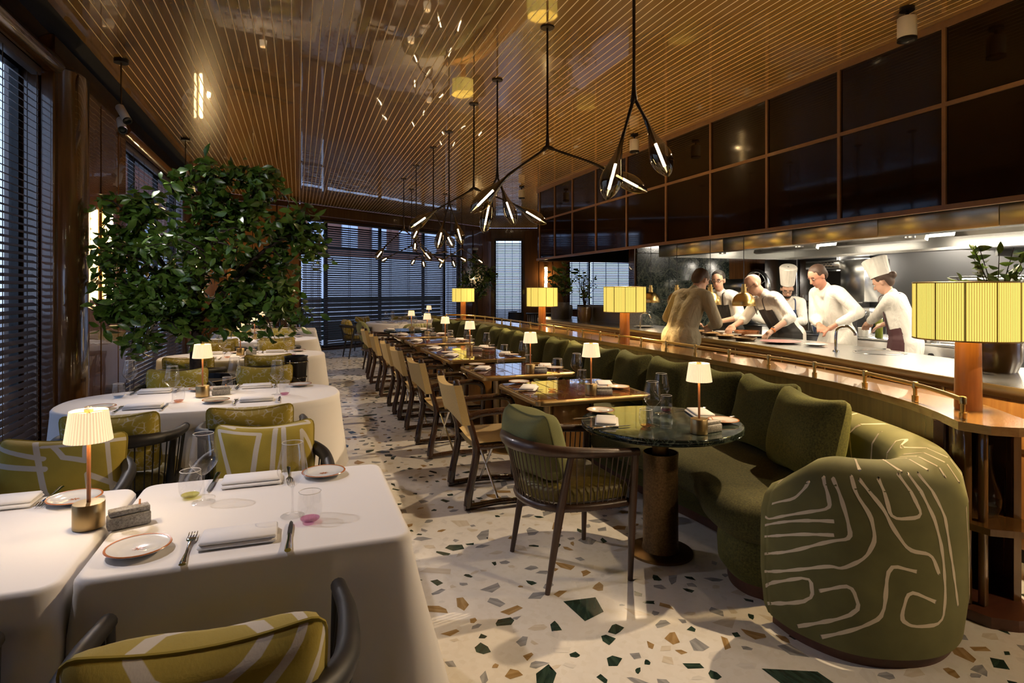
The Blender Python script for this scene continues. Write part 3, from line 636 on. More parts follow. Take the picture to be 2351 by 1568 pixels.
for x0, y0, x1, y1 in ARM:
    if chains and abs(chains[-1][-1][0]-x0)+abs(chains[-1][-1][1]-y0) < .004: chains[-1].append((x1, y1))
    else: chains.append([(x0, y0), (x1, y1)])
for far in (False, True):
    rgl = random.Random(5)
    for ch in chains:
        pts = [Vector((x, y, 0)) for x, y in ch]; fine = []
        for _ in range(2):
            if len(pts) > 2: pts = [pts[0]]+[q for a, c_ in zip(pts, pts[1:]) for q in (a.lerp(c_, .18 if a is not pts[0] else .0), a.lerp(c_, .82 if c_ is not pts[-1] else 1.0))]+[pts[-1]]
        for a, c_ in zip(pts, pts[1:]):
            k = max(1, int((c_-a).length/.014)); fine += [a.lerp(c_, q/k) for q in range(k)]
        fine.append(pts[-1]); b = MB(); L_, R_ = [], []
        for q in range(len(fine)):
            t = (fine[min(q+1, len(fine)-1)]-fine[max(q-1, 0)]); t = t.normalized() if t.length > 0 else Vector((1, 0, 0)); nn = Vector((-t.y, t.x, 0))*(.0070+.0014*math.sin(q*.9+rgl.random()))
            L_.append(tuple(on_band((fine[q]+nn).x, (fine[q]+nn).y, far))); R_.append(tuple(on_band((fine[q]-nn).x, (fine[q]-nn).y, far)))
        b.loft([[l_, r_] for l_, r_ in zip(L_, R_)], closed=False, cap=False); b.build('painted_line', 'painted_line', back_o, 60)
b = MB(); sweep(b, bc, [(.10, .0), (.10, .07), (-.10, .07), (-.10, .0)]); b.build('plinth', 'plinth_wood', sofa)
# seat cushion and body
sh = [(2.05, 2.24), (1.97, 2.38), (2.02, 2.60), (2.16, 2.90), (2.16, 3.2), (2.12, 3.6), (2.10, 4.2), (2.10, 5.4)]
sf = [(v.x, v.y) for v in catmull([(x, y, 0) for x, y in sh+[(2.10, 7.05)]+[(x, 14.1-y) for x, y in sh[::-1]]], 8)]
def back_x(y):
    y2 = min(y, 14.1-y); best = min(bf, key=lambda q: abs(q[0].y-y2)+(0 if q[0].x > 2.6 else 5)); return best[0].x-.02
def seat_loft(name, mat, fpath, sect):
    b = MB(); rings = []
    for x, y in fpath:
        bx = max(back_x(y), x+.2); rings.append([(lerp(x, bx, t)+dx, y, z) for t, dx, z in sect])
    b.loft(rings); return b.build(name, mat, sofa, 50)
seat_loft('seat_cushion', 'seat_velvet', sf, [(0, .03, .275), (0, -.02, .31), (0, -.03, .36), (0, -.015, .41), (0, .04, .445), (0, .12, .46), (.5, 0, .465), (1, 0, .45), (1, 0, .275)])
def body_front(p): x, y = p; y2 = min(y, 14.1-y); k = min(max((y2-2.45)/.5, 0), 1); return (x+.02+.16*k*k*(3-2*k), y)
seat_loft('seat_body', 'olive_velvet', [body_front(p) for p in sf], [(0, .05, .06), (0, 0, .12), (0, -.005, .2), (0, .01, .28), (1, 0, .28), (1, 0, .06)])
b = MB(); rings = []
for p in sf: x, y = body_front(p); rings.append([(x+.06, y, 0), (x+.14, y, 0), (x+.14, y, .07), (x+.06, y, .07)])
b.loft(rings); b.build('seat_plinth', 'plinth_wood', sofa)
# ---------------------------------------------------------------- pillows
def pillow_mb(w_, h_, t, n_=17, ear=.10, uvm=False, sag=0, seed=0):
    b = MB(); rg = random.Random(seed); ph = rg.random()*6
    for side in (1, -1):
        def fn(u, v, side=side):
            a, c_ = u*2-1, v*2-1; a = math.sin(a*PI/2)*.35+a*.65; c_ = math.sin(c_*PI/2)*.35+c_*.65
            x = w_/2*a*(1-ear*(1-abs(c_)**3)*abs(a)**4*.6); z = h_/2*c_*(1-ear*(1-abs(a)**2)*abs(c_)**4)-sag*h_*(1-abs(a)**2.2)*max(0, c_)**2
            cr = 1-.12*(a*a*c_*c_)**3; x *= cr; z *= cr
            th = (max(0, 1-abs(a)**3.2)*max(0, 1-abs(c_)**3.2))**.5
            th *= 1+.08*math.sin(a*5+ph)*math.sin(c_*4+ph*1.7); return (x, side*t/2*th, z+h_/2)
        b.grid(fn, n_, n_, uvs=lambda u, v: ((u*2-1)*w_/2, (v*2-1)*h_/2), flip=(side < 0))
    return b
def pillow(name, label, group, mat, w_, h_, t, loc, rz, lean, seed=0, sag=.06, piping=None):
    root = T(name, label, 'pillow', loc, rz, group)
    o = pillow_mb(w_, h_, t, seed=seed, sag=sag).build('cover', mat, root, 60); o.rotation_euler.x = lean
    if piping:
        pts = []
        for k in range(64):
            q = k/16; s_ = int(q); f = (q-s_)*2-1; a, c_ = ((f, -1), (1, f), (-f, 1), (-1, -f))[s_]
            x = w_/2*a*(1-.06*(1-abs(c_)**3)*abs(a)**4); z = h_/2*c_*(1-.10*(1-abs(a)**2)*abs(c_)**4)-sag*h_*(1-abs(a)**2.2)*max(0, c_)**2; cr = 1-.12*(a*a*c_*c_)**3; pts.append((x*cr, 0, z*cr+h_/2))
        p = MB(); p.tube(pts, .0045, 5, closed=True); o2 = p.build('piping', piping, root); o2.rotation_euler.x = lean
    return root
ncush = 17; ordn = ['nearest', 'second', 'third', 'fourth', 'fifth', 'sixth', 'seventh', 'eighth', 'ninth', 'tenth', 'eleventh', 'twelfth', 'thirteenth', 'fourteenth', 'fifteenth', 'sixteenth', 'farthest']
for k in range(ncush):
    y = 2.44+k*(14.1-2*2.44)/(ncush-1); y2 = min(y, 14.1-y); i = min(range(len(bf)), key=lambda q: abs(bf[q][0].y-y)+(0 if bf[q][0].x > 2.8 else 5)); p, n_, s_ = bf[i]
    q = p-n_*(.30+(.05 if k in (0, 16) else 0)); ang = math.atan2(n_.y, n_.x)+PI/2    # face away from the ledge
    pillow('sofa_cushion', ('%s dark green velvet cushion along the sofa, counted from the camera' % ordn[k]), 'green velvet sofa cushions', 'olive_velvet', .56, .50, .24, (q.x-.03, q.y, .455), ang+rnd.uniform(-.06, .06)+(.12 if k == 0 else 0), R(14)*(1), seed=k)
# ================================================================ TABLES AND CHAIRS
def rrect(hx, hy, r, n=6):
    out = []
    for cx, cy, a0 in ((hx-r, hy-r, 0), (-hx+r, hy-r, 90), (-hx+r, -hy+r, 180), (hx-r, -hy+r, 270)):
        for k in range(n+1): a = R(a0+90*k/n); out.append((cx+r*math.cos(a), cy+r*math.sin(a)))
    return out
def slab(b, poly, z0, z1, bev=.004):
    n_ = len(poly); ins = lambda s_: [(x*s_, y*s_) for x, y in poly]; hm = max(abs(p[0]) for p in poly); k = 1-bev/hm
    rings = [[(x, y, z0) for x, y in ins(k)], [(x, y, z0+bev) for x, y in poly], [(x, y, z1-bev) for x, y in poly], [(x, y, z1) for x, y in ins(k)]]; b.loft(rings); return b
def dining_table(label, x0, x1, y0, y1):
    cx, cy = (x0+x1)/2, (y0+y1)/2; hx, hy = (x1-x0)/2, (y1-y0)/2
    t = T('dining_table', label, 'table', (cx, cy, 0), 0, 'brass-edged tables by the sofa')
    b = MB(); slab(b, rrect(hx, hy, .06), .70, .735); b.build('brass_edge', 'brass_soft', t)
    nb = 6; pw = 2*(hx-.018)/nb
    for k in range(nb):
        b = MB(); xx = -hx+.018+pw*(k+.5); edge = k in (0, nb-1); b.box(xx, 0, .733, pw-.006, 2*hy-(.11 if edge else .03), .014, .002); b.build('plank', 'table_wood', t, 30)
    b = MB(); slab(b, rrect(hx-.012, hy-.012, .05), .725, .7365, .001); b.build('top_core', 'brass', t)
    for sy in ((0,) if hy < .6 else (-.45, .45)):
        b = MB(); b.box(-.02, sy, .37, .30, .12, .64, .01); b.build('pedestal', 'warm_wood', t); [MB().box(xe, sy, .37, .02, .125, .64, .003).build('pedestal_edge', 'brass_soft', t) for xe in (.15, -.19)]
        b = MB(); b.lathe([(.27, 0), (.27, .012), (.25, .018)], 32, TR(-.02, sy, .0), True, True); b.build('base_plate', 'brass_soft', t)
        b = MB(); b.box(-.02, sy, .69, .5, .3, .02); b.build('mounting_plate', 'black_metal', t)
    return t
dining_table('brass-edged wooden table nearest the round marble one', 1.49, 2.39, 3.69, 4.53)
dining_table('second brass-edged wooden table in the sofa row', 1.49, 2.37, 4.89, 5.72)
dining_table('long brass-edged wooden table in the middle of the sofa row', 1.49, 2.37, 6.13, 7.76)
dining_table('fourth brass-edged wooden table in the sofa row', 1.49, 2.37, 8.18, 9.02)
dining_table('farthest brass-edged wooden table in the sofa row', 1.49, 2.37, 9.42, 10.24)
# round marble tables
def marble_table(label, x, y):
    t = T('marble_table', label, 'table', (x, y, 0), 0, 'round green marble tables')
    b = MB(); b.lathe([(0.001, .70), (.425, .70), (.44, .706), (.446, .713), (.44, .718), (.446, .722), (.447, .734), (.442, .74), (0.001, .74)], 72); b.build('tabletop', 'green_marble', t)
    b = MB(); b.lathe([(.046, .50), (.046, .70)], 28, None, True, True); b.build('neck', 'bronze', t)
    b = MB(); b.lathe([(.105, .02), (.098, .05), (.096, .52), (.100, .565), (.094, .565), (.088, .50), (.001, .50)], 40); b.build('column', 'bronze_cast', t)
    b = MB(); b.lathe([(.001, .022), (.16, .020), (.178, .012), (.18, 0)], 48); b.build('base_plate', 'bronze', t); return t
marble_table('round dark green marble table with bronze column in the foreground', 1.93, 2.91)
marble_table('round green marble table at the far end of the sofa', 1.93, 11.19)
# director chairs (front = +x)
dc = T('director_chair', '', 'chair', group='director chairs along the sofa tables')
for s_ in (-1, 1):
    y = s_*.265
    b = MB(); b.tube(catmull([(0, y, .03), (.012, y, .12), (.045, y, .28), (.06, y, .40), (.035, y, .52), (-.02, y, .68), (-.075, y, .85)], 5), [.029]*6+[.027]*12+[.023]*13, 10); b.build('back_leg', 'dark_wood', dc)
    b = MB(); b.tube(catmull([(.0, y, .62), (.1, y, .645), (.3, y, .655), (.42, y, .65), (.475, y, .62), (.49, y, .55), (.485, y, .3), (.50, y, .04)], 6), .024, 10, flat=1.0); b.build('arm_and_front_leg', 'dark_wood', dc)
    b = MB(); b.tube(catmull([(-.02, y, .024), (.03, y, .022), (.25, y, .034), (.47, y, .022), (.52, y, .024)], 5), [.027]*5+[.022]*11+[.027]*5, 10); b.build('runner', 'dark_wood', dc)
    b = MB(); b.tube([(.05, y, .415), (.49, y, .415)], .017, 8); b.build('seat_rail', 'dark_wood', dc)
    b = MB(); b.lathe([(.020, .84), (.0235, .85), (.0235, .868), (.016, .880), (.001, .883)], 14, TR(-.078, y, 0)); b.build('knob', 'dark_wood', dc)
    b = MB(); b.tube([(.18, -y*.9, .40), (.22, y*.9, .045)], .009, 8); b.build('cross_brace', 'chrome', dc)
b = MB(); b.grid(lambda u, v: (.06+.42*u, (v-.5)*.53, .445-.03*math.sin(PI*v)*(.6+.4*u)), 8, 12); b.grid(lambda u, v: (.06+.42*u, (v-.5)*.53, .405-.03*math.sin(PI*v)*(.6+.4*u)), 8, 12, flip=True)
b.grid(lambda u, v: (.48, (v-.5)*.53, lerp(.405, .445, u)-.03*math.sin(PI*v)), 2, 12); b.build('seat', 'tan_canvas', dc)
def back_canvas(o):
    def fn(u, v):
        z0 = .60+.05*math.sin(PI*v)*0; lo = .62-.055*abs(2*v-1)**2*(-1) ; lo = .575+.07*math.sin(PI*v); hi = .845-.02*math.sin(PI*v); z = lerp(lo, hi, u); return (-.075*(z-.52)/.33-.035*math.sin(PI*v)-.012+o, (v-.5)*.585, z)
    return fn
b = MB(); b.grid(back_canvas(.038), 8, 16); b.grid(back_canvas(-.016), 8, 16, flip=True)
for v in (0, 1): b.grid(lambda u, w_, v=v: tuple(Vector(back_canvas(.038)(u, v)).lerp(Vector(back_canvas(-.016)(u, v)), w_)), 8, 2)
for u in (0, 1): b.grid(lambda v, w_, u=u: tuple(Vector(back_canvas(.038)(u, v)).lerp(Vector(back_canvas(-.016)(u, v)), w_)), 16, 2)
b.build('backrest', 'tan_canvas', dc)
dc = Proto(dc)
for y, lab in ((4.16, 'nearest tan canvas director chair, behind the barrel chair'), (5.45, 'second tan canvas director chair from the camera'), (6.60, 'third tan canvas director chair, at the long table'), (7.46, 'fourth tan canvas director chair, far side of the long table'), (8.67, 'fifth tan canvas director chair from the camera'), (9.90, 'farthest tan canvas director chair in the row')):
    dc.put((1.08, y, 0), rnd.uniform(-.03, .03), lab)
# barrel chairs (front = +x)
def barrel(name, mat, seat_mat, label, loc, rz, cushion=True, n_sp=30, group=None):
    t = T(name, label, 'chair', loc, rz, group)
    def U(w_, back, front, z0, z1, k):   # U-shaped rail, from arm tip to arm tip
        pts = [(front, -w_, z1), (front*.3, -w_*1.04, lerp(z1, z0, .3)), (-back*.45, -w_*.95, lerp(z1, z0, .7)), (-back*.86, -w_*.62, z0), (-back, 0, z0), (-back*.86, w_*.62, z0), (-back*.45, w_*.95, lerp(z1, z0, .7)), (front*.3, w_*1.04, lerp(z1, z0, .3)), (front, w_, z1)]
        return catmull(pts, k)
    rl = U(.275, .33, .27, .70, .655, 6); n_ = len(rl)
    b = MB(); b.tube(rl, [.021+.013*math.sin(PI*i/(n_-1))**1.5 for i in range(n_)], 14, flat=1.0, up=(0, 0, 1)); b.build('top_rail', mat, t)
    sl = U(.245, .265, .22, .40, .395, 6)
    b = MB(); b.tube(sl+[sl[0]], .022, 8); b.build('seat_frame', mat, t)
    sp = None
    for k in range(n_sp):
        q = (k+.6)/(n_sp+.2)*(n_-1); i = int(q); f = q-i; a = rl[i].lerp(rl[min(i+1, n_-1)], f); c_ = sl[i].lerp(sl[min(i+1, n_-1)], f)
        b = MB(); b.tube([tuple(a), tuple(c_+Vector((0, 0, -.022)))], .0038, 5); b.build('spindle', mat, t)
    for s_ in (-1, 1):
        b = MB(); b.tube([(.255, s_*.275, .66), (.24, s_*.27, .38), (.23, s_*.265, 0)], [.019, .021, .013], 10); b.build('leg', mat, t)
        b = MB(); b.tube([(-.10, s_*.268, .68), (-.155, s_*.255, .40), (-.225, s_*.255, 0)], [.016, .022, .013], 10); b.build('leg', mat, t)
    b = MB(); rr = [(x*1.0, y) for x, y in [(.225, -.235), (.235, -.12), (.235, .12), (.225, .235), (.0, .25), (-.14, .22), (-.235, .12), (-.255, 0), (-.235, -.12), (-.14, -.22), (.0, -.25)]]
    rr = [(v.x, v.y) for v in catmull([(x, y, 0) for x, y in rr], 4, True)]; b.loft([[(x*k, y*k, z) for x, y in rr] for k, z in ((.90, .41), (.99, .425), (1.0, .46), (.97, .485), (.85, .50), (.4, .508))]); b.build('seat_cushion', seat_mat, t)
    return t
barrel('barrel_chair', 'chair_wood', 'olive_leather', 'brown barrel chair with cord sides at the round marble table', (1.365, 2.94, 0), 0, n_sp=46, group='barrel chairs')
pillow('chair_pillow', 'plain sage green pillow on the brown barrel chair', 'chair pillows', 'green_linen', .43, .38, .24, (1.23, 2.97, .50), R(-90+10), R(16), seed=40, piping='green_linen')
bk = barrel('barrel_chair', 'chair_black', 'olive_leather', '', (0, 0, 0), 0, n_sp=28, group='barrel chairs'); bk = Proto(bk)
# printed pillows
PA = [(-.235, .125, .04, .125), (-.155, .125, -.16, -.18), (-.03, .125, -.045, -.18), (.04, .125, .06, -.18), (.04, .125, .10, .18), (.055, .05, .175, .18), (.075, -.08, .24, .145), (.12, -.18, .24, -.02), (-.24, .03, -.16, .0), (-.1, .18, -.03, .125)]
PB = [(-.25, .12, .05, .12), (-.16, .12, -.22, -.2), (-.22, -.06, -.10, -.01), (-.10, -.01, -.13, -.2), (-.08, .18, -.09, .04), (-.09, .04, -.02, .06), (-.02, .06, .02, .12), (.08, .16, .0, -.16), (.0, -.16, .2, -.15), (.04, .06, .26, .13), (.03, .02, .24, .05), (.02, -.07, .2, -.07)]
PC = [(-.2, .14, -.05, .15), (-.05, .15, .08, .17), (-.2, .14, -.16, .2), (-.24, -.02, -.15, .10), (-.15, .10, -.17, -.2), (-.07, .13, -.08, -.2), (-.04, .13, -.02, -.2), (.02, .10, .06, -.2), (.02, .10, .2, .13), (.2, .13, .12, -.1), (.08, .17, .2, .18), (.2, .18, .12, .15)]
for nm, sg in (('print_a', PA), ('print_b', PB), ('print_c', PC)): strokes(nm, (.40, .30, .028), (.66, .60, .50), sg, .021, base2=(.46, .345, .038), wob=.0008)
n = N('crackle'); v = n.co('UV'); t = n.n('TexVoronoi', feature='DISTANCE_TO_EDGE', i_Scale=34.0); n.l(v, t.inputs[0]); r1 = n.ramp(t.outputs[0], [(.03, (1, 1, 1)), (.10, (0, 0, 0))]); t2 = n.n('TexNoise', i_Scale=16.0, i_Detail=3.0); n.l(v, t2.inputs[0]); r2 = n.ramp(t2.outputs[0], [(.46, (0, 0, 0)), (.58, (1, 1, 1))])
mm = n.n('Math', operation='MULTIPLY'); n.l(r1, mm.inputs[0]); n.l(r2, mm.inputs[1]); mx = n.n('Mix', data_type='RGBA'); n.l(mm.outputs[0], mx.inputs['Factor']); mx.inputs[6].default_value = (.38, .285, .022, 1); mx.inputs[7].default_value = (.62, .56, .42, 1); n.l(mx.outputs[2], n.b.inputs['Base Color']); n.set(rough=.85, sheen=.2); reg('crackle', n)
plain('mustard', (.36, .27, .026), .85)
def chair_with_pillow(x, y, face, lab, plab, pm, seed, w_=.47, h_=.36, lift=0):
    # face: direction the sitter looks, in degrees
    a = R(face); bk.put((x, y, 0), a, lab)
    bx, by = x-math.cos(a)*.15, y-math.sin(a)*.15
    pillow('chair_pillow', plab, 'chair pillows', pm, w_, h_, .19, (bx, by, .505+lift), a-PI/2, R(14), seed=seed, sag=.07, piping='mustard')
chair_with_pillow(-.17, 1.47, 90, 'black barrel chair closest to the camera, back turned', 'mustard line-print pillow at the bottom edge of the picture', 'print_a', 1)
chair_with_pillow(-.95, 1.47, 90, 'black barrel chair at the nearest left table beside the camera', 'mustard line-print pillow beside the camera', 'print_c', 2)
chair_with_pillow(-.15, 2.93, 270, 'black barrel chair facing us across the nearest white table', 'mustard pillow with white line print facing us behind the nearest wine glasses', 'print_c', 3)
chair_with_pillow(-.97, 2.93, 270, 'black barrel chair at the left edge behind the near table lamp', 'mustard pillow with white line print behind the near table lamp', 'print_b', 4, w_=.5)
chair_with_pillow(-.92, 3.86, 90, 'black barrel chair with spindles backing the near lamp, at the second table', 'mustard crackle-print pillow just behind the near table lamp', 'crackle', 5)
chair_with_pillow(-.25, 3.86, 90, 'black barrel chair at the second white table, aisle side', 'mustard crackle-print pillow on the aisle side before the second white table', 'crackle', 6)
chair_with_pillow(-.93, 5.32, 270, 'barrel chair on the far side of the second table, window side', 'mustard crackle pillow beyond the second table, left of its lamp', 'crackle', 7)
chair_with_pillow(-.27, 5.32, 270, 'barrel chair on the far side of the second table, aisle side', 'mustard crackle pillow beyond the second table, right of its lamp', 'crackle', 8)
chair_with_pillow(-1.0, 6.72, 90, 'barrel chair before the third white table, beside the trunk', 'dark mustard pillow beside the tree trunk', 'crackle', 9)
chair_with_pillow(-.28, 6.72, 90, 'barrel chair before the third white table, aisle side', 'mustard crackle pillow before the third white table', 'crackle', 10)
for q, (yy, nm) in enumerate(((8.1, 'third'), (9.0, 'fourth'), (10.5, 'beyond the fourth'), (11.3, 'fifth'))):
    f = 270 if q in (0, 2) else 90
    for xx, sd in ((-.98, 'window'), (-.27, 'aisle')):
        chair_with_pillow(xx, yy, f, 'barrel chair on the %s side, %s' % (sd, ('behind the third white table', 'before the fourth white table', 'behind the fourth white table', 'before the fifth white table')[q]), 'mustard pillow on the %s side, %s' % (sd, ('behind the third white table', 'before the fourth white table', 'behind the fourth white table', 'before the fifth white table')[q]), 'crackle', 11+q*2+(sd == 'aisle'))
# white tablecloths over plain tables
def cloth_table(kind, label, clabel, x, y, hx, hy, hem=.14, seed=0, rectangular=True, group='white tablecloths', xlo=-9, xhi=9):
    t = T('cloth_table', label, 'table', (x, y, 0), 0, 'tables under white cloths')
    top = rrect(hx, hy, .05, 5) if rectangular else [(hx*math.copysign(abs(math.cos(a))**.8, math.cos(a)), hy*math.copysign(abs(math.sin(a))**.8, math.sin(a))) for a in [2*PI*k/64 for k in range(64)]]
    b = MB(); slab(b, [(p[0]*.985, p[1]*.985) for p in top], .70, .735); b.build('tabletop', 'panel_wood', t)
    b = MB(); b.lathe([(.05, .03), (.05, .70)], 20, None, True, True); b.build('column', 'black_metal', t); b = MB(); b.lathe([(.26, 0), (.26, .015), (.06, .03)], 32, None, True, True); b.build('base_plate', 'black_metal', t)
    rg = random.Random(seed); ph = [rg.random()*6 for _ in range(4)]
    # dense perimeter with outward normals
    per = []; n_ = len(top)
    dense = []
    for i in range(n_):
        a = Vector((*top[i], 0)); c_ = Vector((*top[(i+1) % n_], 0)); k = max(1, int((c_-a).length/.03))
        for j in range(k): dense.append(a.lerp(c_, j/k))
    m_ = len(dense); rings = []
    def corner(p):
        if not rectangular: return 0
        dx, dy = hx-abs(p.x), hy-abs(p.y); return math.exp(-((dx*dx+dy*dy)/.03))
    for z, k in ((.741, -.06), (.742, -.02), (.738, -.004), (.728, .004), (.70, .010), (.60, .18), (.50, .36), (.38, .6), (.26, .82), (hem, 1.0)):
        ring = []
        for i, p in enumerate(dense):
            nn = (dense[(i+1) % m_]-dense[i-1]).normalized(); nn = Vector((nn.y, -nn.x, 0)); s_ = i*.03; cn = corner(p)
            if k <= 0: q = p+nn*k*.3
            else:
                f = math.sin(s_*9+ph[0])*.5+math.sin(s_*15+ph[1])*.3+math.sin(s_*23+ph[2])*.2; am = (.022 if not rectangular else .010)
                q = p+nn*(.006+k*(.025+am*f+(.11*cn if rectangular else .03))+(k*.035*math.sin(math.atan2(p.y, p.x)*14)*cn))
            ring.append((min(max(q.x, xlo), xhi), q.y, z))
        rings.append(ring)
    b = MB(); b.loft(rings, cap=False); b.f.append(tuple(range(m_))[::-1])
    o = tag(b.build('tablecloth', 'white_cloth', None, 50, loc=(x, y, 0)), clabel, 'tablecloth', group); return t
cloth_table(0, 'square table under the white cloth nearest the camera', 'white tablecloth on the nearest right-hand square table', -.11, 2.20, .432, .40, .06, 1, xlo=-.443)
cloth_table(0, 'square table under the white cloth at the lower left edge', 'white tablecloth at the lower left edge of the picture', -1.0, 2.18, .432, .40, .06, 2, xhi=.443)
cloth_table(1, 'oval table under the second white cloth', 'white tablecloth on the first oval table, in front of the tree', -.59, 4.60, .87, .52, .22, 3, False)
cloth_table(1, 'oval table under the third white cloth', 'white tablecloth on the oval table just behind the tree', -.57, 7.40, .86, .50, .22, 4, False)
cloth_table(1, 'oval table under the fourth white cloth', 'white tablecloth on the second oval table behind the tree', -.58, 9.75, .86, .50, .22, 5, False)
cloth_table(0, 'table under the fifth white cloth, near the far blinds', 'farthest white tablecloth in the left row', -.55, 11.95, .86, .45, .22, 6, True)
cloth_table(1, 'round table under a white cloth before the far window', 'white tablecloth on the round table before the far window', 2.4, 13.9, .95, .85, .22, 7, False)
chair_with_pillow(1.2, 13.6, 10, 'black barrel chair left of the far round table', 'mustard pillow on the chair left of the far round table', 'crackle', 30)
chair_with_pillow(1.62, 14.95, 310, 'barrel chair behind the far round table, left', 'striped mustard pillow behind the far round table, left', 'print_a', 31)
chair_with_pillow(2.45, 15.15, 270, 'barrel chair behind the far round table, middle', 'mustard pillow behind the far round table, middle', 'crackle', 32)
chair_with_pillow(3.3, 14.95, 240, 'barrel chair behind the far round table, right', 'mustard pillow behind the far round table, right', 'crackle', 33)
barrel('barrel_chair', 'chair_wood', 'olive_leather', 'brown barrel chair at the far marble table', (1.36, 11.2, 0), 0, n_sp=20, group='barrel chairs')
pillow('chair_pillow', 'sage green pillow on the far brown barrel chair', 'chair pillows', 'green_linen', .46, .46, .20, (1.20, 11.2, .50), R(-90), R(20), seed=41)
# ================================================================ TABLEWARE
shade_mat('pleat_shade', (.70, .58, .38), (1.0, .72, .42), .55, 44, .70)
MATS['pleat_shade'].cycles.emission_sampling = 'NONE'
def proto(name, cat): return T(name, '', cat)
p = proto('plate', 'plate'); b = MB(); b.lathe([(.001, .004), (.045, .004), (.052, .006), (.083, .0155), (.083, .0175), (.080, .0180), (.053, .0095), (.046, .0075), (.001, .007)], 40); b.build('dish', 'porcelain', p)
b = MB(); b.lathe([(.0775, .0178), (.0825, .0186), (.0840, .0165)], 40); b.build('rim_band', 'orange_rim', p)
b = MB()
for k in range(7): a = 2*PI*k/7+.2; b.tube([(.002*math.cos(a), .002*math.sin(a), .0077), (.010*math.cos(a+.15), .008*math.sin(a+.15), .0079), (.019*math.cos(a), .014*math.sin(a), .0077)], [.0008, .0022, .0005], 4, flat=.3)
b.build('emblem', 'orange_rim', p, kind='stuff'); PLATE = Proto(p)
p = proto('fork', 'fork'); b = MB(); b.tube([(0, -.10, .004), (0, -.085, .005), (0, -.03, .003), (0, .01, .006), (0, .03, .007)], [.008, .0075, .004, .003, .004], 8, flat=.4); b.build('handle', 'chrome', p); b = MB(); b.loft([[(x*w_, y, z), (x*w_*.5, y, z-.002), (-x*w_*.5, y, z-.002), (-x*w_, y, z), (-x*w_*.5, y, z+.001), (x*w_*.5, y, z+.001)] for x, w_, y, z in ((1, .004, .028, .007), (1, .010, .042, .005), (1, .0115, .052, .005), (1, .0115, .058, .006))]); b.build('head', 'chrome', p)
for k in range(4): x = -.0095+k*.00633; b = MB(); b.tube([(x, .056, .006), (x, .08, .004), (x, .098, .006)], [.0018, .0016, .0009], 5); b.build('tine', 'chrome', p)
p.scale = (1.15, 1.15, 1.15); FORK = Proto(p)
p = proto('knife', 'knife'); b = MB(); b.tube([(0, -.105, .005), (0, -.09, .005), (0, -.04, .005), (0, .0, .005)], [.0085, .009, .006, .005], 8, flat=.6); b.build('handle', 'chrome', p); b = MB(); b.prism([(-.006, 0), (.006, 0), (.007, .05), (.006, .085), (.0, .098), (-.003, .085), (-.0055, .05)], .003, .0052); b.build('blade', 'steel_dark', p, 0); p.scale = (1.12, 1.12, 1.12); KNIFE = Proto(p)
p = proto('napkin', 'napkin')
for k, (z0, z1, w_, h_, dx) in enumerate(((.0, .011, .21, .128, 0), (.0105, .0225, .207, .110, .002))): b = MB(); b.box(dx, -(k*.004), (z0+z1)/2, w_, h_, z1-z0, .005); b.build('fold', 'napkin', p, 60)
NAPKIN = Proto(p)
p = proto('wine_glass', 'glass'); b = MB(); b.lathe([(.001, .095), (.010, .098), (.022, .108), (.038, .126), (.0465, .141), (.0475, .149), (.045, .17), (.038, .21), (.0325, .24)], 36); b.build('bowl', 'glass', p)
b = MB(); b.lathe([(.038, .0015), (.030, .003), (.012, .0055), (.0042, .012), (.0034, .03), (.0034, .085), (.006, .095), (.001, .0955)], 24); b.build('stem', 'glass', p); b = MB(); b.tube([(.0325*math.cos(a), .0325*math.sin(a), .24) for a in [2*PI*k/36 for k in range(36)]], .0011, 4, closed=True); b.build('rim', 'porcelain', p); WINE = Proto(p)  # opaque white rim paints the bright glint of the glass edge
TUMB = {}
for col in ('pink', 'yellow', 'blue', 'coral', 'clear'):
    p = proto('tumbler', 'glass'); b = MB(); b.lathe([(.001, .004), (.024, .004), (.031, .010), (.0365, .026), (.038, .045), (.036, .075), (.0335, .095)], 32); b.build('bowl', 'glass', p)
    b = MB(); b.lathe([(.001, .003), (.0235, .003), (.0295, .009), (.0295, .0115), (.001, .0115)], 28); b.build('tinted_base', 'tint_'+col, p); b = MB(); b.tube([(.0335*math.cos(a), .0335*math.sin(a), .095) for a in [2*PI*k/32 for k in range(32)]], .0011, 4, closed=True); b.build('rim', 'porcelain', p); TUMB[col] = Proto(p)  # tumbler rim is white too, its edge glint painted in
p = proto('table_lamp', 'lamp'); b = MB(); b.lathe([(.001, 0), (.043, 0), (.0435, .002), (.0435, .074), (.042, .076), (.001, .077)], 32); b.build('base', 'brass_soft', p); b = MB(); b.tube([(0, 0, .076), (0, 0, .355)], .0058, 10); b.build('stem', 'lamp_wood', p)
b = MB(); shade_cyl(b, .064, .051, .268, .362, 176, .018, 44); b.build('lamp_shade', 'pleat_shade', p, 60); b = MB(); b.lathe([(.001, .356), (.012, .356), (.013, .366), (.001, .367)], 16); b.tube([(-.05, 0, .357), (.05, 0, .357)], .0014, 5); b.tube([(0, -.05, .357), (0, .05, .357)], .0014, 5); b.build('finial', 'brass_soft', p)
b = MB(); b.lathe([(.016, .318), (.018, .324), (.016, .33)], 16, None, True, True); b.build('light_source', 'led_strip', p); LAMP = Proto(p)
p = proto('stone_holder', 'box'); b = MB(); b.box(0, 0, .019, .115, .045, .038, .003); b.build('stone_body', 'grey_stone', p); b = MB(); b.box(.002, .004, .047, .108, .038, .017, .002, m=TR(0, 0, 0, .03)); b.build('stone_lid', 'grey_stone', p); b = MB(); b.tube([(.03, .01, .05), (.034, .03, .066)], [.004, .003], 6); b.build('wooden_stick', 'lamp_wood', p); STONE = Proto(p)
ZT = .7435
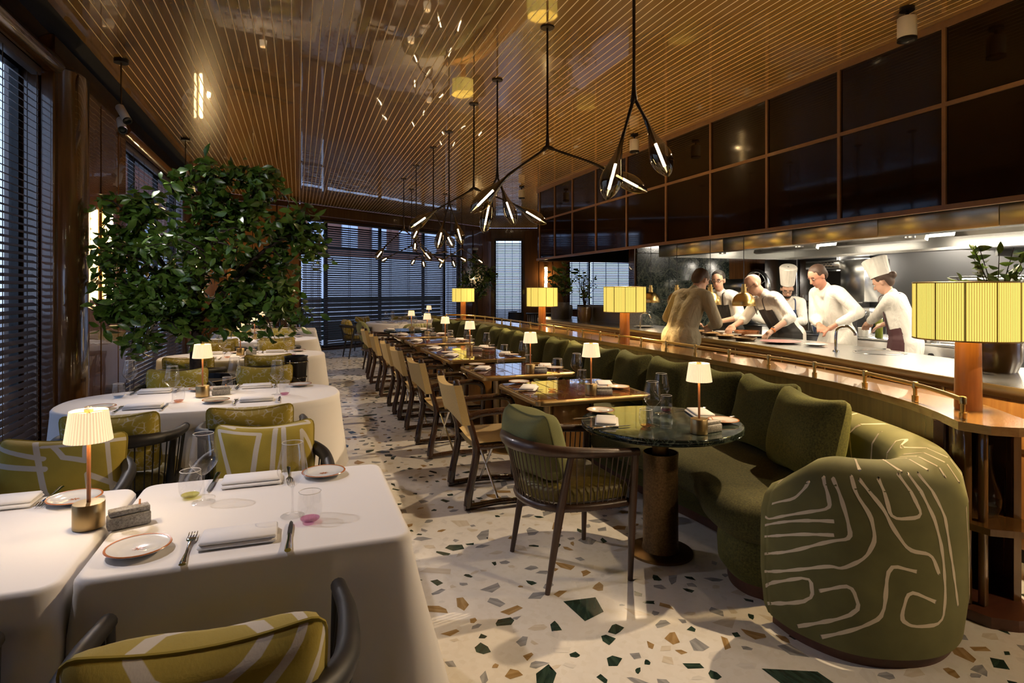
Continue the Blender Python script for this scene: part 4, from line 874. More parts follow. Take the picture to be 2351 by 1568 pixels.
def put(P_, x, y, z, rz, lab, grp): P_.put((x, y, z), rz, lab, grp)
def setting(x, y, face, seat, cols='pink', z=ZT, jit=0, items='pfnkwt', dp=(-.26, 0), dw=(.147, .135), dt=(.20, .07), nap=0, dk=.14):
    a = R(face-90); ca, sa = math.cos(a), math.sin(a); g = lambda dx, dy: (x+dx*ca-dy*sa, y+dx*sa+dy*ca)
    if 'p' in items: put(PLATE, *g(*dp), z, a+jit, 'orange-rimmed bread plate, '+seat, 'bread plates')
    if 'f' in items: put(FORK, *g(-.13, -.03), z, a+jit*.5, 'silver fork, '+seat, 'forks')
    if 'n' in items: put(NAPKIN, *g(0, 0), z, a+nap, 'folded white napkin, '+seat, 'folded napkins')
    if 'k' in items: put(KNIFE, *g(dk, -.03), z, a-jit*.5, 'silver knife, '+seat, 'knives')
    if 'w' in items: put(WINE, *g(*dw), z, rnd.random()*6, 'stemmed wine glass, '+seat, 'wine glasses')
    if 't' in items: put(TUMB[cols], *g(*dt), z, rnd.random()*6, {'clear': 'clear'}.get(cols, cols+'-based')+' water tumbler, '+seat, 'water tumblers')
def lampset(x, y, where, z=ZT, rz=0, dx=.11, dy=.01, e=1.5):
    put(LAMP, x, y, z, rnd.random()*6, 'small pleated table lamp, '+where, 'pleated table lamps'); put(STONE, x+dx, y+dy, z, rz, 'grey stone holder beside the lamp, '+where, 'grey stone holders')
    lamp('POINT', (x, y, z+.30), e, WARM2, shadow_soft_size=.02)
setting(-.165, 1.945, 90, 'near side of the right front table', 'pink', jit=.05)
setting(-.165, 2.50, 270, 'far side of the right front table', 'yellow', dw=(.145, .185), dt=(.197, .11), jit=.08)
setting(-.96, 2.52, 270, 'far side of the left front table', 'clear', dp=(-.225, .04), dk=.135, items='pfnkw', dw=(.2, .16))
setting(-1.05, 1.92, 90, 'near side of the left front table', 'blue', items='pnw')
lampset(-.615, 2.20, 'between the two front tables', rz=.35, dx=.115, dy=-.03)
setting(-.914, 4.315, 90, 'near left of the first oval table', 'coral', dp=(-.24, .04), dk=.12, dw=(.139, .11), dt=(.17, .145))
setting(-.261, 4.35, 90, 'near right of the first oval table', 'pink', dp=(-.25, .024), dw=(.12, .19), dt=(.17, .17))
setting(-.97, 4.93, 270, 'far left of the first oval table', 'blue', dp=(-.3, .02), dw=(.15, .04), dt=(.19, .16))
setting(-.296, 4.94, 270, 'far right of the first oval table', 'yellow', dp=(-.31, .05), dw=(.148, .10), dt=(.197, .08))
lampset(-.624, 4.62, 'on the first oval table', rz=.2, dy=.05)
for yc, nm in ((7.40, 'oval table behind the tree'), (9.75, 'second oval table behind the tree'), (11.95, 'last white table of the left row')):
    setting(-.93, yc-.27, 90, 'near left of the '+nm, 'coral'); setting(-.26, yc-.27, 90, 'near right of the '+nm, 'pink'); setting(-.93, yc+.27, 270, 'far left of the '+nm, 'yellow'); setting(-.26, yc+.27, 270, 'far right of the '+nm, 'clear')
    lampset(-.62, yc+.05, 'on the '+nm)
# sofa side
ZS = .7415
setting(1.62, 2.968, 0, 'aisle side of the near marble table', 'coral', ZS, dp=(-.263, .10), dw=(.147, .20), dt=(.162, .15), nap=-.5, dk=.12)
setting(2.245, 2.974, 180, 'sofa side of the near marble table', 'pink', ZS, dp=(-.222, .01), dw=(.10, .20), dt=(.158, .126), nap=-.35)
lampset(1.948, 2.587, 'on the near marble table', ZS, .2, dx=.085)
for y0, nm, c1, c2 in ((4.17, 'first brass-edged table', 'coral', 'yellow'), (5.36, 'second brass-edged table', 'clear', 'coral'), (6.56, 'near half of the long table', 'yellow', 'coral'), (7.42, 'far half of the long table', 'yellow', 'clear'), (8.66, 'fourth brass-edged table', 'pink', 'clear'), (9.88, 'farthest brass-edged table', 'coral', 'clear')):
    setting(1.62, y0, 0, 'aisle side of the '+nm, c1, ZS, dp=(-.29, .03), dw=(.178, .155), dt=(.115, .14), nap=-.5, dk=.09)
    setting(2.245, y0-.01, 180, 'sofa side of the '+nm, c2, ZS, dp=(-.19, -.02), dw=(.114, .18), dt=(.2, .09), nap=-.4)
for xx, yy, nm in ((1.949, 3.80, 'first brass-edged table'), (1.95, 4.98, 'second brass-edged table'), (1.95, 6.98, 'long brass-edged table'), (1.95, 8.27, 'fourth brass-edged table'), (1.95, 9.52, 'farthest brass-edged table')): lampset(xx, yy, 'on the '+nm, ZS, -.3, dx=.085, dy=-.03)
setting(1.62, 11.2, 0, 'aisle side of the far marble table', 'clear', ZS, items='pnwt'); setting(2.22, 11.2, 180, 'sofa side of the far marble table', 'clear', ZS, items='pnwt'); lampset(1.95, 10.95, 'on the far marble table', ZS)
for k, (a, nm) in enumerate(((200, 'front left'), (250, 'front'), (300, 'front right'), (20, 'right'), (70, 'back right'), (110, 'back'), (150, 'left'))):
    x, y = 2.4+.62*math.cos(R(a)), 13.9+.55*math.sin(R(a)); setting(x, y, (a+180) % 360, nm+' of the far round table', 'clear', items='pnwt')
lampset(2.95, 14.2, 'on the far round table')
# ================================================================ CHANDELIER OF GLASS PODS
PEND = [((1.842, 3.048, 2.609), [((1.779, 3.071, 2.366), (1.668, 3.066, 1.997)), ((1.908, 3.025, 2.47), (2.009, 2.944, 2.133))]), ((1.845, 4.342, 2.608), [((1.564, 4.443, 2.393), (1.259, 4.492, 2.079)), ((2.189, 4.22, 2.477), (2.556, 4.029, 2.242))]), ((1.843, 5.596, 2.601), [((1.803, 5.61, 2.512), (1.692, 5.575, 2.03)), ((1.876, 5.584, 2.508), (1.981, 5.472, 2.106))]), ((1.836, 6.406, 2.614), [((1.449, 6.544, 2.375), (1.143, 6.568, 2.149)), ((2.232, 6.264, 2.447), (2.568, 6.06, 2.206))]), ((1.853, 7.642, 2.623), [((1.793, 7.663, 2.384), (1.687, 7.601, 2.003)), ((1.923, 7.617, 2.424), (1.99, 7.493, 2.062))]), ((1.843, 8.558, 2.623), [((1.656, 8.625, 2.414), (1.543, 8.555, 2.203)), ((1.99, 8.506, 2.351), (2.091, 8.359, 2.085))]), ((1.844, 9.906, 2.464), [((1.833, 9.91, 2.334), (1.798, 9.796, 2.123)), ((1.922, 9.878, 2.182), (2.059, 9.703, 1.966))]), ((1.843, 11.149, 2.62), [((1.523, 11.263, 2.297), (1.336, 11.188, 2.047)), ((2.392, 10.953, 2.098), (2.526, 10.764, 1.986))]), ((2.191, 12.278, 2.392), [((1.778, 12.425, 2.178), (1.578, 12.339, 2.063)), ((2.393, 12.206, 2.133), (2.412, 12.042, 1.94))]), ((3.468, 13.096, 2.423), [((3.135, 13.215, 2.207), (2.988, 13.095, 2.081)), ((3.769, 12.989, 2.211), (3.878, 12.778, 2.076))]), ((3.476, 14.155, 2.334), [((3.298, 14.219, 2.176), (3.179, 14.076, 2.011)), ((3.491, 14.15, 2.271), (3.533, 13.95, 2.022))]), ((2.978, 12.634, 2.315), [((2.386, 12.845, 2.184), (2.261, 12.725, 2.018)), ((3.222, 12.547, 2.215), (3.379, 12.327, 2.101))])]
plain('bronze_dark', (.045, .032, .022), .4, metal=.8)
ordp = ['nearest', 'second', 'third', 'fourth', 'fifth', 'sixth', 'seventh', 'eighth', 'ninth', 'eleventh', 'farthest', 'tenth']
for k, (hub, pods) in enumerate(PEND):
    H_ = Vector(hub); t = T('pod_pendant', '%s black branching pendant with two glowing smoked glass pods' % ordp[k], 'pendant lamp', hub, 0, 'branching pod pendants')
    b = MB(); b.lathe([(.001, CZ-hub[2]-.012), (.052, CZ-hub[2]-.012), (.055, CZ-hub[2]-.004), (.055, CZ-hub[2])], 24); b.build('canopy', 'bronze_dark', t)
    b = MB(); b.tube([(0, 0, CZ-hub[2]-.01), (0, 0, .12), (0, 0, .03), (0, 0, -.005)], [.0085, .0095, .014, .019], 10); b.build('rod', 'bronze_dark', t)
    for (nk, tip) in pods:
        A = Vector(nk)-H_; B = Vector(tip)-H_; ax = (B-A).normalized(); L_ = (B-A).length
        b = MB(); b.tube(catmull([(0, 0, .0), tuple(A*.25+Vector((0, 0, -.004))), tuple(A*.7), tuple(A), tuple(A+ax*.06*L_)], 5), [.017]*3+[.0105]*5+[.009]*5+[.011]*4+[.013]*4, 8); b.build('arm', 'bronze_dark', t)
        rot = Vector((0, 0, 1)).rotation_difference(ax).to_matrix().to_4x4(); mt = Matrix.Translation(A) @ rot; rm = min(.066, L_*.21)
        pr = [(.013/rm, 0), (.20, .12), (.42, .30), (.72, .46), (.95, .60), (1.0, .68), (.92, .78), (.66, .89), (.30, .965), (.10, .99), (.02, 1.0)]
        b = MB(); b.lathe([(r*rm, z*L_) for r, z in pr], 24, mt); pod = b.build('glass_pod', 'smoked_glass', t, 60)
        b = MB(); b.tube([tuple(A+ax*L_*.42), tuple(A+ax*L_*.82)], .0085, 8); b.build('filament', 'led', pod, 0)
        b = MB(); b.tube([tuple(A+ax*L_*.05), tuple(A+ax*L_*.25), tuple(A+ax*L_*.42)], [.013, .010, .009], 8); b.build('socket', 'bronze_dark', pod)
        lamp('POINT', tuple(H_+A+ax*L_*.62), 1.6, (1, .80, .52), shadow_soft_size=.008)
# ---------------------------------------------------------------- ceiling spots
def white_spot(x, y, lab, e=120):
    t = T('ceiling_spot', lab, 'spotlight', (x, y, CZ), 0, 'white cylinder ceiling spots')
    b = MB(); b.lathe([(.05, 0), (.05, -.025), (.001, -.026)], 24); b.build('mount', 'black_metal', t); b = MB(); b.tube([(0, 0, -.02), (0, 0, -.08)], .012, 8); b.build('joint', 'black_metal', t)
    b = MB(); b.lathe([(.001, -.072), (.060, -.075), (.063, -.08), (.063, -.225)], 28); b.build('housing', 'white_paint', t); b = MB(); b.lathe([(.064, -.225), (.064, -.245), (.05, -.247), (.04, -.235), (.001, -.23)], 28); b.build('ring', 'black_metal', t)
    b = MB(); b.lathe([(.036, -.236), (.001, -.2365)], 20); b.build('lens', 'black_plastic', t)
    return t
def spot(x, y, z, tx, ty, tz, e, ang=50, col=NEUT, blend=.7):
    d = Vector((tx-x, ty-y, tz-z)); o = lamp('SPOT', (x, y, z), e, col, rot=d.to_track_quat('-Z', 'Y').to_euler(), spot_size=R(ang), spot_blend=blend, shadow_soft_size=.03); return o
for y, lab in ((3.16, 'large white cylinder spot at the top right of the ceiling'), (6.94, 'white cylinder spot in the middle, near the glass bulkhead'), (11.2, 'farthest white cylinder spot near the bulkhead end'), (-.8, 'added unseen white cylinder spot above and behind the camera')):
    white_spot(4.2, y, lab); spot(4.2, y, CZ-.26, 4.2-1.9, y-.3 if y > 0 else 2.0, .4, 215 if y > 0 else 120, 95 if y > 0 else 42, WARM2)  # the spot behind the camera is added, to light the sofa arm
# twin spots on drop rods along the left edge
def twin(x, y, lab, targets, e):
    t = T('rod_spot', lab, 'spotlight', (x, y, CZ), 0, 'twin white spots on drop rods')
    b = MB(); b.lathe([(.06, 0), (.06, -.03), (.001, -.031)], 24); b.build('mount', 'black_metal', t); b = MB(); b.tube([(0, 0, -.02), (0, 0, -.60)], .007, 8); b.build('rod', 'bronze', t)
    for k, (tx, ty, tz) in enumerate(targets):
        d = Vector((tx-x, ty-y, tz-(CZ-.45-.1*k))).normalized(); c_ = Vector((0, 0, -.45-.11*k))+d*.05; m = Matrix.Translation(c_) @ Vector((0, 0, 1)).rotation_difference(d).to_matrix().to_4x4()
        b = MB(); b.lathe([(.001, -.09), (.034, -.09), (.036, -.085), (.036, .10)], 24, m); b.build('housing', 'white_paint', t); b = MB(); b.lathe([(.037, .10), (.037, .115), (.026, .114), (.02, .10), (.001, .095)], 24, m); b.build('ring', 'black_metal', t)
        b = MB(); b.lathe([(.001, .1), (.018, .1015)], 16, m); b.build('lens', 'black_plastic', t)
        q = Vector((x, y, CZ))+c_+d*.14; spot(q.x, q.y, q.z, tx, ty, tz, e[k], 58, (1, .92, .93), .9)
twin(-1.50, 6.25, 'twin white spots on a drop rod above the left blinds', [(-.1, 4.6, .74), (-.6, 3.6, .74)], (48, 40))
twin(-1.45, 2.75, 'added unseen twin white spots on a drop rod beside the camera', [(-.25, 2.25, .74), (-.75, 5.8, 1.9)], (50, 40))  # added out of view to light the front table and the tree
twin(-1.45, 9.2, 'twin white spots on a drop rod behind the tree', [(-.3, 7.5, .74), (-.3, 10.0, .74)], (55, 55))
# ---------------------------------------------------------------- wall sconces of ribbed glass
def sconce(x, y, z0, z1, rz, lab, mw=.06):
    t = T('wall_sconce', lab, 'wall lamp', (x, y, 0), rz, 'tall ribbed glass wall sconces')
    b = MB(); b.box(0, 0, (z0+z1)/2, .02, .1, z1-z0+.06, .004); b.build('back_plate', 'brass', t); rgs = random.Random(int(y*10))
    k = 9; hh = (z1-z0)/k
    for i in range(k): b = MB(); o_ = rgs.uniform(-.008, .008); b.box(.05, o_, z0+hh*(i+.5), .055, .10, hh-.006, .012); b.build('glass_block', 'sconce_glow', t)
    lamp('POINT', (x+math.cos(rz)*.18, y+math.sin(rz)*.18, (z0+z1)/2), 8, WARM, shadow_soft_size=.03)
sconce(LX+.125, 6.95, 1.38, 2.28, 0, 'glowing glass sconce left of the tree on the pier'); sconce(LX+.125, 13.0, 1.38, 2.28, 0, 'glowing glass sconce behind the tree')
pb = FB @ Vector((1.83, -.03, 0)); sconce(pb.x, pb.y, 1.55, 2.25, math.atan2(-.942, -.3355), 'slim glowing sconce on the wall behind the bar')
# ================================================================ TREES AND PLANTS
for nm, a, b_ in (('leaf', (.030, .075, .008), (.12, .22, .028)), ('leaf_light', (.03, .07, .008), (.08, .14, .018))):
    n = N(nm); oi = n.n('ObjectInfo'); v = n.co('Object', (3, 3, 3)); t = n.n('TexNoise', i_Scale=1.5, i_Detail=2.0); n.l(v, t.inputs[0]); n.l(n.ramp(t.outputs[0], [(.35, a), (.65, b_)]), n.b.inputs['Base Color']); n.set(rough=.32, spec=.5, coat=.15); reg(nm, n)
speckle('bark', (.018, .011, .007), (.05, .032, .02), 30, .9); plain('soil', (.012, .008, .005), .95); plain('glazed_pot', (.14, .07, .02), .25, coat=.6)
def leaf_mb(b, m, L_=.08, w_=.04, fold=.25):
    prof = [(0, 0), (.18, .55), (.42, 1), (.7, .78), (.9, .32), (1, 0)]; vs = []; fs = []
    for t, k in prof:
        z = -.25*L_*t*t; vs += [(-w_/2*k, t*L_, z+fold*w_/2*k), (0, t*L_, z), (w_/2*k, t*L_, z+fold*w_/2*k)]
    for i in range(5): fs += [(i*3, i*3+1, i*3+4, i*3+3), (i*3+1, i*3+2, i*3+5, i*3+4)]
    return b.raw(vs, fs, m)
def rand_dir(rg): 
    while 1:
        v = Vector((rg.uniform(-1, 1), rg.uniform(-1, 1), rg.uniform(-1, 1)))
        if .1 < v.length < 1: return v.normalized()
def tree(name, label, base, trunk, limbs, ends, leaf=.08, n_leaf=26, seed=1, single=300, mat='leaf', trunk_r=.05, spread=.3, xmin=-99, dens_in=.35, lw=.5):
    rg = random.Random(seed); root = T(name, label, 'tree', base); B = Vector(base)
    tp = [Vector(p)-B for p in trunk]; cm = catmull([tuple(p) for p in tp], 6); k = len(cm)
    b = MB(); b.tube(cm, [trunk_r*lerp(1.25, .7, (i/(k-1))**.6) for i in range(k)], 10); b.build('trunk', 'bark', root)
    nodes = []
    for L_ in limbs:
        pts = [Vector(p)-B for p in L_]; cm2 = catmull([tuple(p) for p in pts], 6); k = len(cm2); b = MB(); b.tube(cm2, [trunk_r*.55*lerp(1, .35, i/(k-1)) for i in range(k)], 7); b.build('branch', 'bark', root); nodes += cm2[k//3:]
    leaves = []; tw = MB()
    for e in ends:
        e = Vector(e)-B; s_ = min(nodes, key=lambda q: (q-e).length); mid = s_.lerp(e, .5)+Vector((0, 0, .06))+rand_dir(rg)*.05; cm3 = catmull([tuple(s_), tuple(mid), tuple(e)], 5); k = len(cm3); tw.tube(cm3, [.010*lerp(1, .25, i/(k-1)) for i in range(k)], 5)
        L_ = (e-s_).length
        for q in range(n_leaf):
            t = 1-(rg.random()**1.3)*(1-dens_in); f = t*(k-1); i = min(int(f), k-2); p = cm3[i].lerp(cm3[i+1], f-i)+rand_dir(rg)*rg.uniform(.01, .13)*spread/.3
            if (p+B).x < xmin: continue
            d = rand_dir(rg); d.z = d.z*.6-.25; d.normalize(); leaves.append((p, d, rg.uniform(.65, 1.25)*leaf, rg.random()*6))
    tw.build('twigs', 'bark', root, kind='stuff')
    fwd = Vector((.336, .942, 0)); leaves.sort(key=lambda q: (q[0]+B).dot(fwd)-q[2]*3)
    var = []
    for j in range(5): b = MB(); leaf_mb(b, None, 1, lw*rg.uniform(.85, 1.15), rg.uniform(.1, .45)); var.append(b.mesh('leaf', mat, 60))
    rest = MB()
    for i, (p, d, s_, r_) in enumerate(leaves):
        rot = Vector((0, 1, 0)).rotation_difference(d).to_matrix().to_4x4() @ Matrix.Rotation(r_, 4, 'Y'); m = Matrix.Translation(p) @ rot @ Matrix.Scale(s_, 4)
        if i < single:
            o = bpy.data.objects.new('leaf', var[i % 5]); COL.objects.link(o); o.parent = root; o.matrix_local = m
        else: leaf_mb(rest, m, 1, lw, .3)
    if rest.f: rest.build('leaves', mat, root, 60, kind='stuff')
    return root
rg = random.Random(3)
TB = (-.86, 6.03, .66); c0 = Vector((-.9, 6.1, 1.83))
lobes = [((-1.30, 6.15, 1.75), (.50, .42, .48)), ((-.95, 6.1, 1.75), (.70, .55, .70)), ((-.72, 6.15, 2.32), (.52, .42, .40)), ((-.45, 6.05, 1.75), (.55, .45, .65)), ((-.30, 6.0, 1.27), (.46, .4, .34)), ((-.85, 5.85, 1.35), (.45, .35, .35)), ((-1.25, 6.0, 1.22), (.42, .4, .32)), ((-.42, 6.1, 2.35), (.42, .36, .28)), ((.0, 6.1, 1.95), (.22, .25, .25)), ((-1.45, 6.2, 2.1), (.33, .3, .3))]
ends = []
for (c_, r_) in lobes:
    for k in range(int(26*(r_[0]*r_[2]/.25)**.7)):
        d = rand_dir(rg); q = rg.uniform(.55, 1.0)**.6; e = Vector(c_)+Vector((d.x*r_[0], d.y*r_[1], d.z*r_[2]))*q
        if e.x > -1.78 and e.z > .95: ends.append(e)
ends += [Vector(q) for q in ((.16, 6.1, 2.0), (.22, 6.1, 1.85), (.12, 6.1, 2.2), (-.02, 6.1, 1.45), (.2, 6.1, 1.72))]
limbs = [[(-.86, 6.05, 1.22), (-1.1, 6.1, 1.5), (-1.35, 6.15, 1.8)], [(-.86, 6.05, 1.24), (-.9, 6.1, 1.7), (-.8, 6.15, 2.2), (-.7, 6.15, 2.5)], [(-.85, 6.05, 1.2), (-.6, 6.05, 1.5), (-.3, 6.05, 1.85), (.0, 6.1, 2.05)], [(-.86, 6.03, 1.15), (-.6, 5.95, 1.2), (-.3, 5.95, 1.3)], [(-.86, 6.03, 1.15), (-1.05, 5.95, 1.2), (-1.3, 5.95, 1.3)], [(-.86, 6.05, 1.24), (-.8, 5.85, 1.6), (-.7, 5.75, 1.9)], [(-.86, 6.05, 1.24), (-1.15, 6.2, 1.7), (-1.4, 6.25, 2.1)], [(-.75, 6.1, 1.9), (-.5, 6.1, 2.2), (-.35, 6.1, 2.45)]]
tree('citrus_tree', 'large leafy indoor tree growing between the white tables', TB, [(-.86, 6.03, .66), (-.87, 6.04, .9), (-.86, 6.05, 1.25)], limbs, ends, .104, 24, 4, xmin=-1.70, trunk_r=.055)
pl = T('tree_planter', 'round black planter with a narrow rim holding the big tree', 'planter', (-.86, 6.03, 0))
b = MB(); b.lathe([(.001, 0), (.28, 0), (.30, .02), (.335, .66), (.35, .665), (.35, .69), (.32, .69), (.315, .64), (.001, .64)], 44); b.build('pot', 'black_metal', pl); b = MB(); b.lathe([(.001, .655), (.2, .652), (.315, .642)], 30); b.build('soil', 'soil', pl); b = MB(); b.lathe([(.350, .688), (.352, .691), (.335, .693)], 44); b.build('rim_line', 'brass_soft', pl)
bu = T('ice_bucket', 'dark metal ice bucket on a stand at the aisle end of the first oval table', 'bucket', (-.02, 5.72, 0))
b = MB(); b.lathe([(.001, .66), (.085, .66), (.098, .88), (.104, .885), (.1, .89), (.092, .885), (.08, .68), (.001, .675)], 28); b.build('bucket', 'black_metal', bu); b = MB()
for z, r_ in ((.70, .094), (.84, .102)): b.tube([(r_*math.cos(a), r_*math.sin(a), z) for a in [2*PI*k/28 for k in range(28)]], .005, 6, closed=True)
b.build('stand_ring', 'chrome', bu)
for k in range(3): a = 2*PI*k/3; b = MB(); b.tube([(.1*math.cos(a), .1*math.sin(a), .86), (.1*math.cos(a), .1*math.sin(a), .5), (.15*math.cos(a), .15*math.sin(a), .006)], .006, 6); b.build('leg', 'chrome', bu)
# tall thin tree by the far wall, plants on and behind the ledge
def ball_ends(c_, r_, n_, sd):
    rg = random.Random(sd); out = []
    for k in range(n_): d = rand_dir(rg); out.append(Vector(c_)+Vector((d.x*r_[0], d.y*r_[1], d.z*r_[2]))*rg.uniform(.4, 1))
    return out
b0 = (4.45, 15.3, 0)
tree('olive_tree', 'slender olive-like tree between the far window and the bar', (4.45, 15.3, .4), [(4.45, 15.3, .4), (4.47, 15.3, .9), (4.45, 15.3, 1.2)], [[(4.45, 15.3, 1.15), (4.3, 15.3, 1.6), (4.1, 15.3, 2.1)], [(4.45, 15.3, 1.15), (4.6, 15.3, 1.6), (4.8, 15.3, 2.1)], [(4.45, 15.3, 1.15), (4.45, 15.25, 1.8), (4.45, 15.3, 2.3)]], ball_ends((4.45, 15.3, 1.75), (.62, .4, .62), 70, 2), .11, 12, 6, single=0, mat='leaf', trunk_r=.04, lw=.35)
pp = T('tree_planter', 'dark round planter under the slender far tree', 'planter', b0); b = MB(); b.lathe([(.001, 0), (.2, 0), (.26, .42), (.24, .42), (.22, .39), (.001, .39)], 28); b.build('pot', 'dark_stone', pp); b = MB(); b.lathe([(.001, .40), (.23, .395)], 20); b.build('soil', 'soil', pp)
def potted(name, label, x, y, z, pr, ph, top, rad, n_, leaf, sd, potm, single=0, lw=.45, mat='leaf', nl=10):
    t = T(name, label, 'plant', (x, y, z)); b = MB(); b.lathe([(.001, 0), (pr*.8, 0), (pr, ph*.3), (pr, ph*.9), (pr*.96, ph), (pr*.85, ph), (pr*.85, ph*.85), (.001, ph*.85)], 24); b.build('pot', potm, t); b = MB(); b.lathe([(.001, ph*.88), (pr*.85, ph*.86)], 16); b.build('soil', 'soil', t)
    rg = random.Random(sd); st = MB(); lv = []
    for k in range(n_):
        d = rand_dir(rg); e = Vector((d.x*rad, d.y*rad, ph+(top-ph)*(.55+.45*abs(d.z)))); cm = catmull([(0, 0, ph*.85), (e.x*.3, e.y*.3, lerp(ph, e.z, .5)), tuple(e)], 4); st.tube(cm, [.006*lerp(1, .3, i/8) for i in range(9)], 5)
        for q in range(nl): f = rg.uniform(2.5, 8); i = min(int(f), 7); p = cm[i].lerp(cm[i+1], f-i); dd = rand_dir(rg); dd.z = abs(dd.z)*.5-.1; dd.normalize(); lv.append(Matrix.Translation(p) @ Vector((0, 1, 0)).rotation_difference(dd).to_matrix().to_4x4() @ Matrix.Rotation(rg.random()*6, 4, 'Y') @ Matrix.Scale(leaf*rg.uniform(.7, 1.2), 4))
    st.build('stems', 'bark', t, kind='stuff'); b = MB()
    if single:
        lm = MB(); leaf_mb(lm, None, 1, lw, .3); me = lm.mesh('leaf', mat, 60)
        for m in lv[:single]: o = bpy.data.objects.new('leaf', me); COL.objects.link(o); o.parent = t; o.matrix_local = m
        lv = lv[single:]
    for m in lv: leaf_mb(b, m, 1, lw, .3)
    if lv: b.build('leaves', mat, t, 60, kind='stuff')
    return t
potted('potted_plant', 'leafy plant in a glazed pot behind the largest ledge lamp', 4.30, 2.62, .952, .13, .24, .86, .22, 16, .085, 8, 'glazed_pot', single=150)
potted('potted_plant', 'broad-leaved plant behind the third ledge lamp', 4.75, 10.3, .952, .13, .24, 1.02, .36, 12, .14, 9, 'dark_stone')
potted('potted_plant', 'wispy plant in an amber pot on the bar', 4.62, 9.25, .952, .12, .24, .90, .26, 14, .08, 10, 'glazed_pot', lw=.25)
# ================================================================ FAR BAR AND KITCHEN THINGS
# stone bar blocks on the far counter
def block(name, label, cat, x, y, z, sx, sy, sz, mat, rz=0, bev=.02): b = MB(); b.box(0, 0, sz/2, sx, sy, sz, bev); return tag(b.build(name, mat, None, 35, loc=(x, y, z), rz=rz), label, cat)
for (x, y, r_, h_, lab) in ((4.55, 10.1, .17, .30, 'round dark stone planter on the far end of the counter'),):
    t = T('stone_planter', lab, 'planter', (x, y, .952)); b = MB(); b.lathe([(.001, 0), (r_, 0), (r_*1.02, h_), (r_*.85, h_), (r_*.85, h_*.8), (.001, h_*.8)], 28); b.build('pot', 'dark_stone', t); b = MB(); b.lathe([(.001, h_*.82), (r_*.85, h_*.82)], 20); b.build('soil', 'soil', t)
st = T('stone_trough', 'long dark speckled stone trough along the far counter', 'trough'); b = MB(); sweep(b, off([p for p in cp if 7.9 < p[1] < 9.95], .55), [(0, .953), (.22, .953), (.22, 1.22), (.18, 1.22), (.18, 1.15), (.04, 1.15), (.04, 1.22), (0, 1.22)]); b.build('trough_body', 'dark_stone', st); b = MB(); sweep(b, off([p for p in cp if 7.95 < p[1] < 9.9], .60), [(0, 1.15), (.12, 1.15), (.12, 1.18), (0, 1.18)]); b.build('soil', 'soil', st)
# armchairs and tables by the far bar windows
for k, (tx, lab) in enumerate(((.9, 'dark armchair at the small far table, left'), (3.4, 'dark armchair by the bar windows'))):
    p_ = FB @ Vector((tx, -1.3, 0)); t = T('armchair', lab, 'armchair', p_, 1.2*k, 'dark armchairs by the bar'); b = MB(); b.box(0, 0, .36, .6, .6, .16, .05); b.build('seat', 'chair_black', t); b = MB(); b.loft([[(-.3*math.cos(a)*k_, .3*math.sin(a)*k_, z) for a in [R(q) for q in range(-100, 101, 20)]]+[(-.22*math.cos(a)*k_, .22*math.sin(a)*k_, z) for a in [R(q) for q in range(100, -101, -20)]] for z, k_ in ((.3, 1), (.6, 1.08), (.8, 1.05))]); b.build('backrest', 'chair_black', t)
    for sx in (-.24, .24):
        for sy in (-.24, .24): b = MB(); b.tube([(sx, sy, .3), (sx*1.1, sy*1.1, 0)], [.02, .012], 8); b.build('leg', 'chair_black', t)
p_ = FB @ Vector((1.7, -1.2, 0)); t = T('bar_table', 'dark table with a fluted skirt behind the far lamp', 'table', p_, R(-20)); b = MB(); b.box(0, 0, .74, 1.1, .7, .04, .01); b.build('tabletop', 'black_metal', t)
for k in range(18): b = MB(); b.box(-.5+k*.059, -.33, .50, .045, .02, .44, .008); b.build('flute', 'steel_dark', t)
b = MB(); b.box(0, 0, .36, .7, .4, .70, .01); b.build('base', 'black_metal', t)
# console with glasses at the far left corner
def on_far(t_, y_, z=0): return FF @ Vector((t_, y_, z))
p_ = on_far(1.35, -.24); ang = math.atan2(UF.y, UF.x); t = T('console_cabinet', 'dark console cabinet with a glass shelf in the far left corner', 'cabinet', p_, ang); b = MB(); b.box(0, 0, .45, 1.5, .4, .9, .01); b.build('body', 'chair_black', t); b = MB(); b.box(0, 0, .912, 1.54, .44, .024, .004); b.build('top', 'black_metal', t)
for k in range(3): b = MB(); b.box(-.5+k*.5, -.206, .45, .48, .012, .8, .003); d_ = b.build('door', 'dark_wood', t); b = MB(); b.tube([(-.5+k*.5+.18, -.222, .38), (-.5+k*.5+.18, -.222, .54)], .006, 6); b.build('handle', 'brass', d_)
t = T('wall_shelf', 'black wall shelf carrying glasses in the far left corner', 'shelf', on_far(1.35, -.02), ang); b = MB(); b.box(0, -.1, 1.28, 1.5, .2, .024, .003); b.build('board', 'black_metal', t)
for sx in (-.6, .6): b = MB(); b.box(sx, -.06, 1.24, .02, .12, .06); b.build('bracket', 'black_metal', t, 0)
for k in range(8): q = FF @ Vector((.75+k*.16, -.12, 1.293)); WINE.put(q, 0, '%s wine glass from the left on the far corner shelf' % ('first', 'second', 'third', 'fourth', 'fifth', 'sixth', 'seventh', 'eighth')[k], 'glasses on the corner shelf')
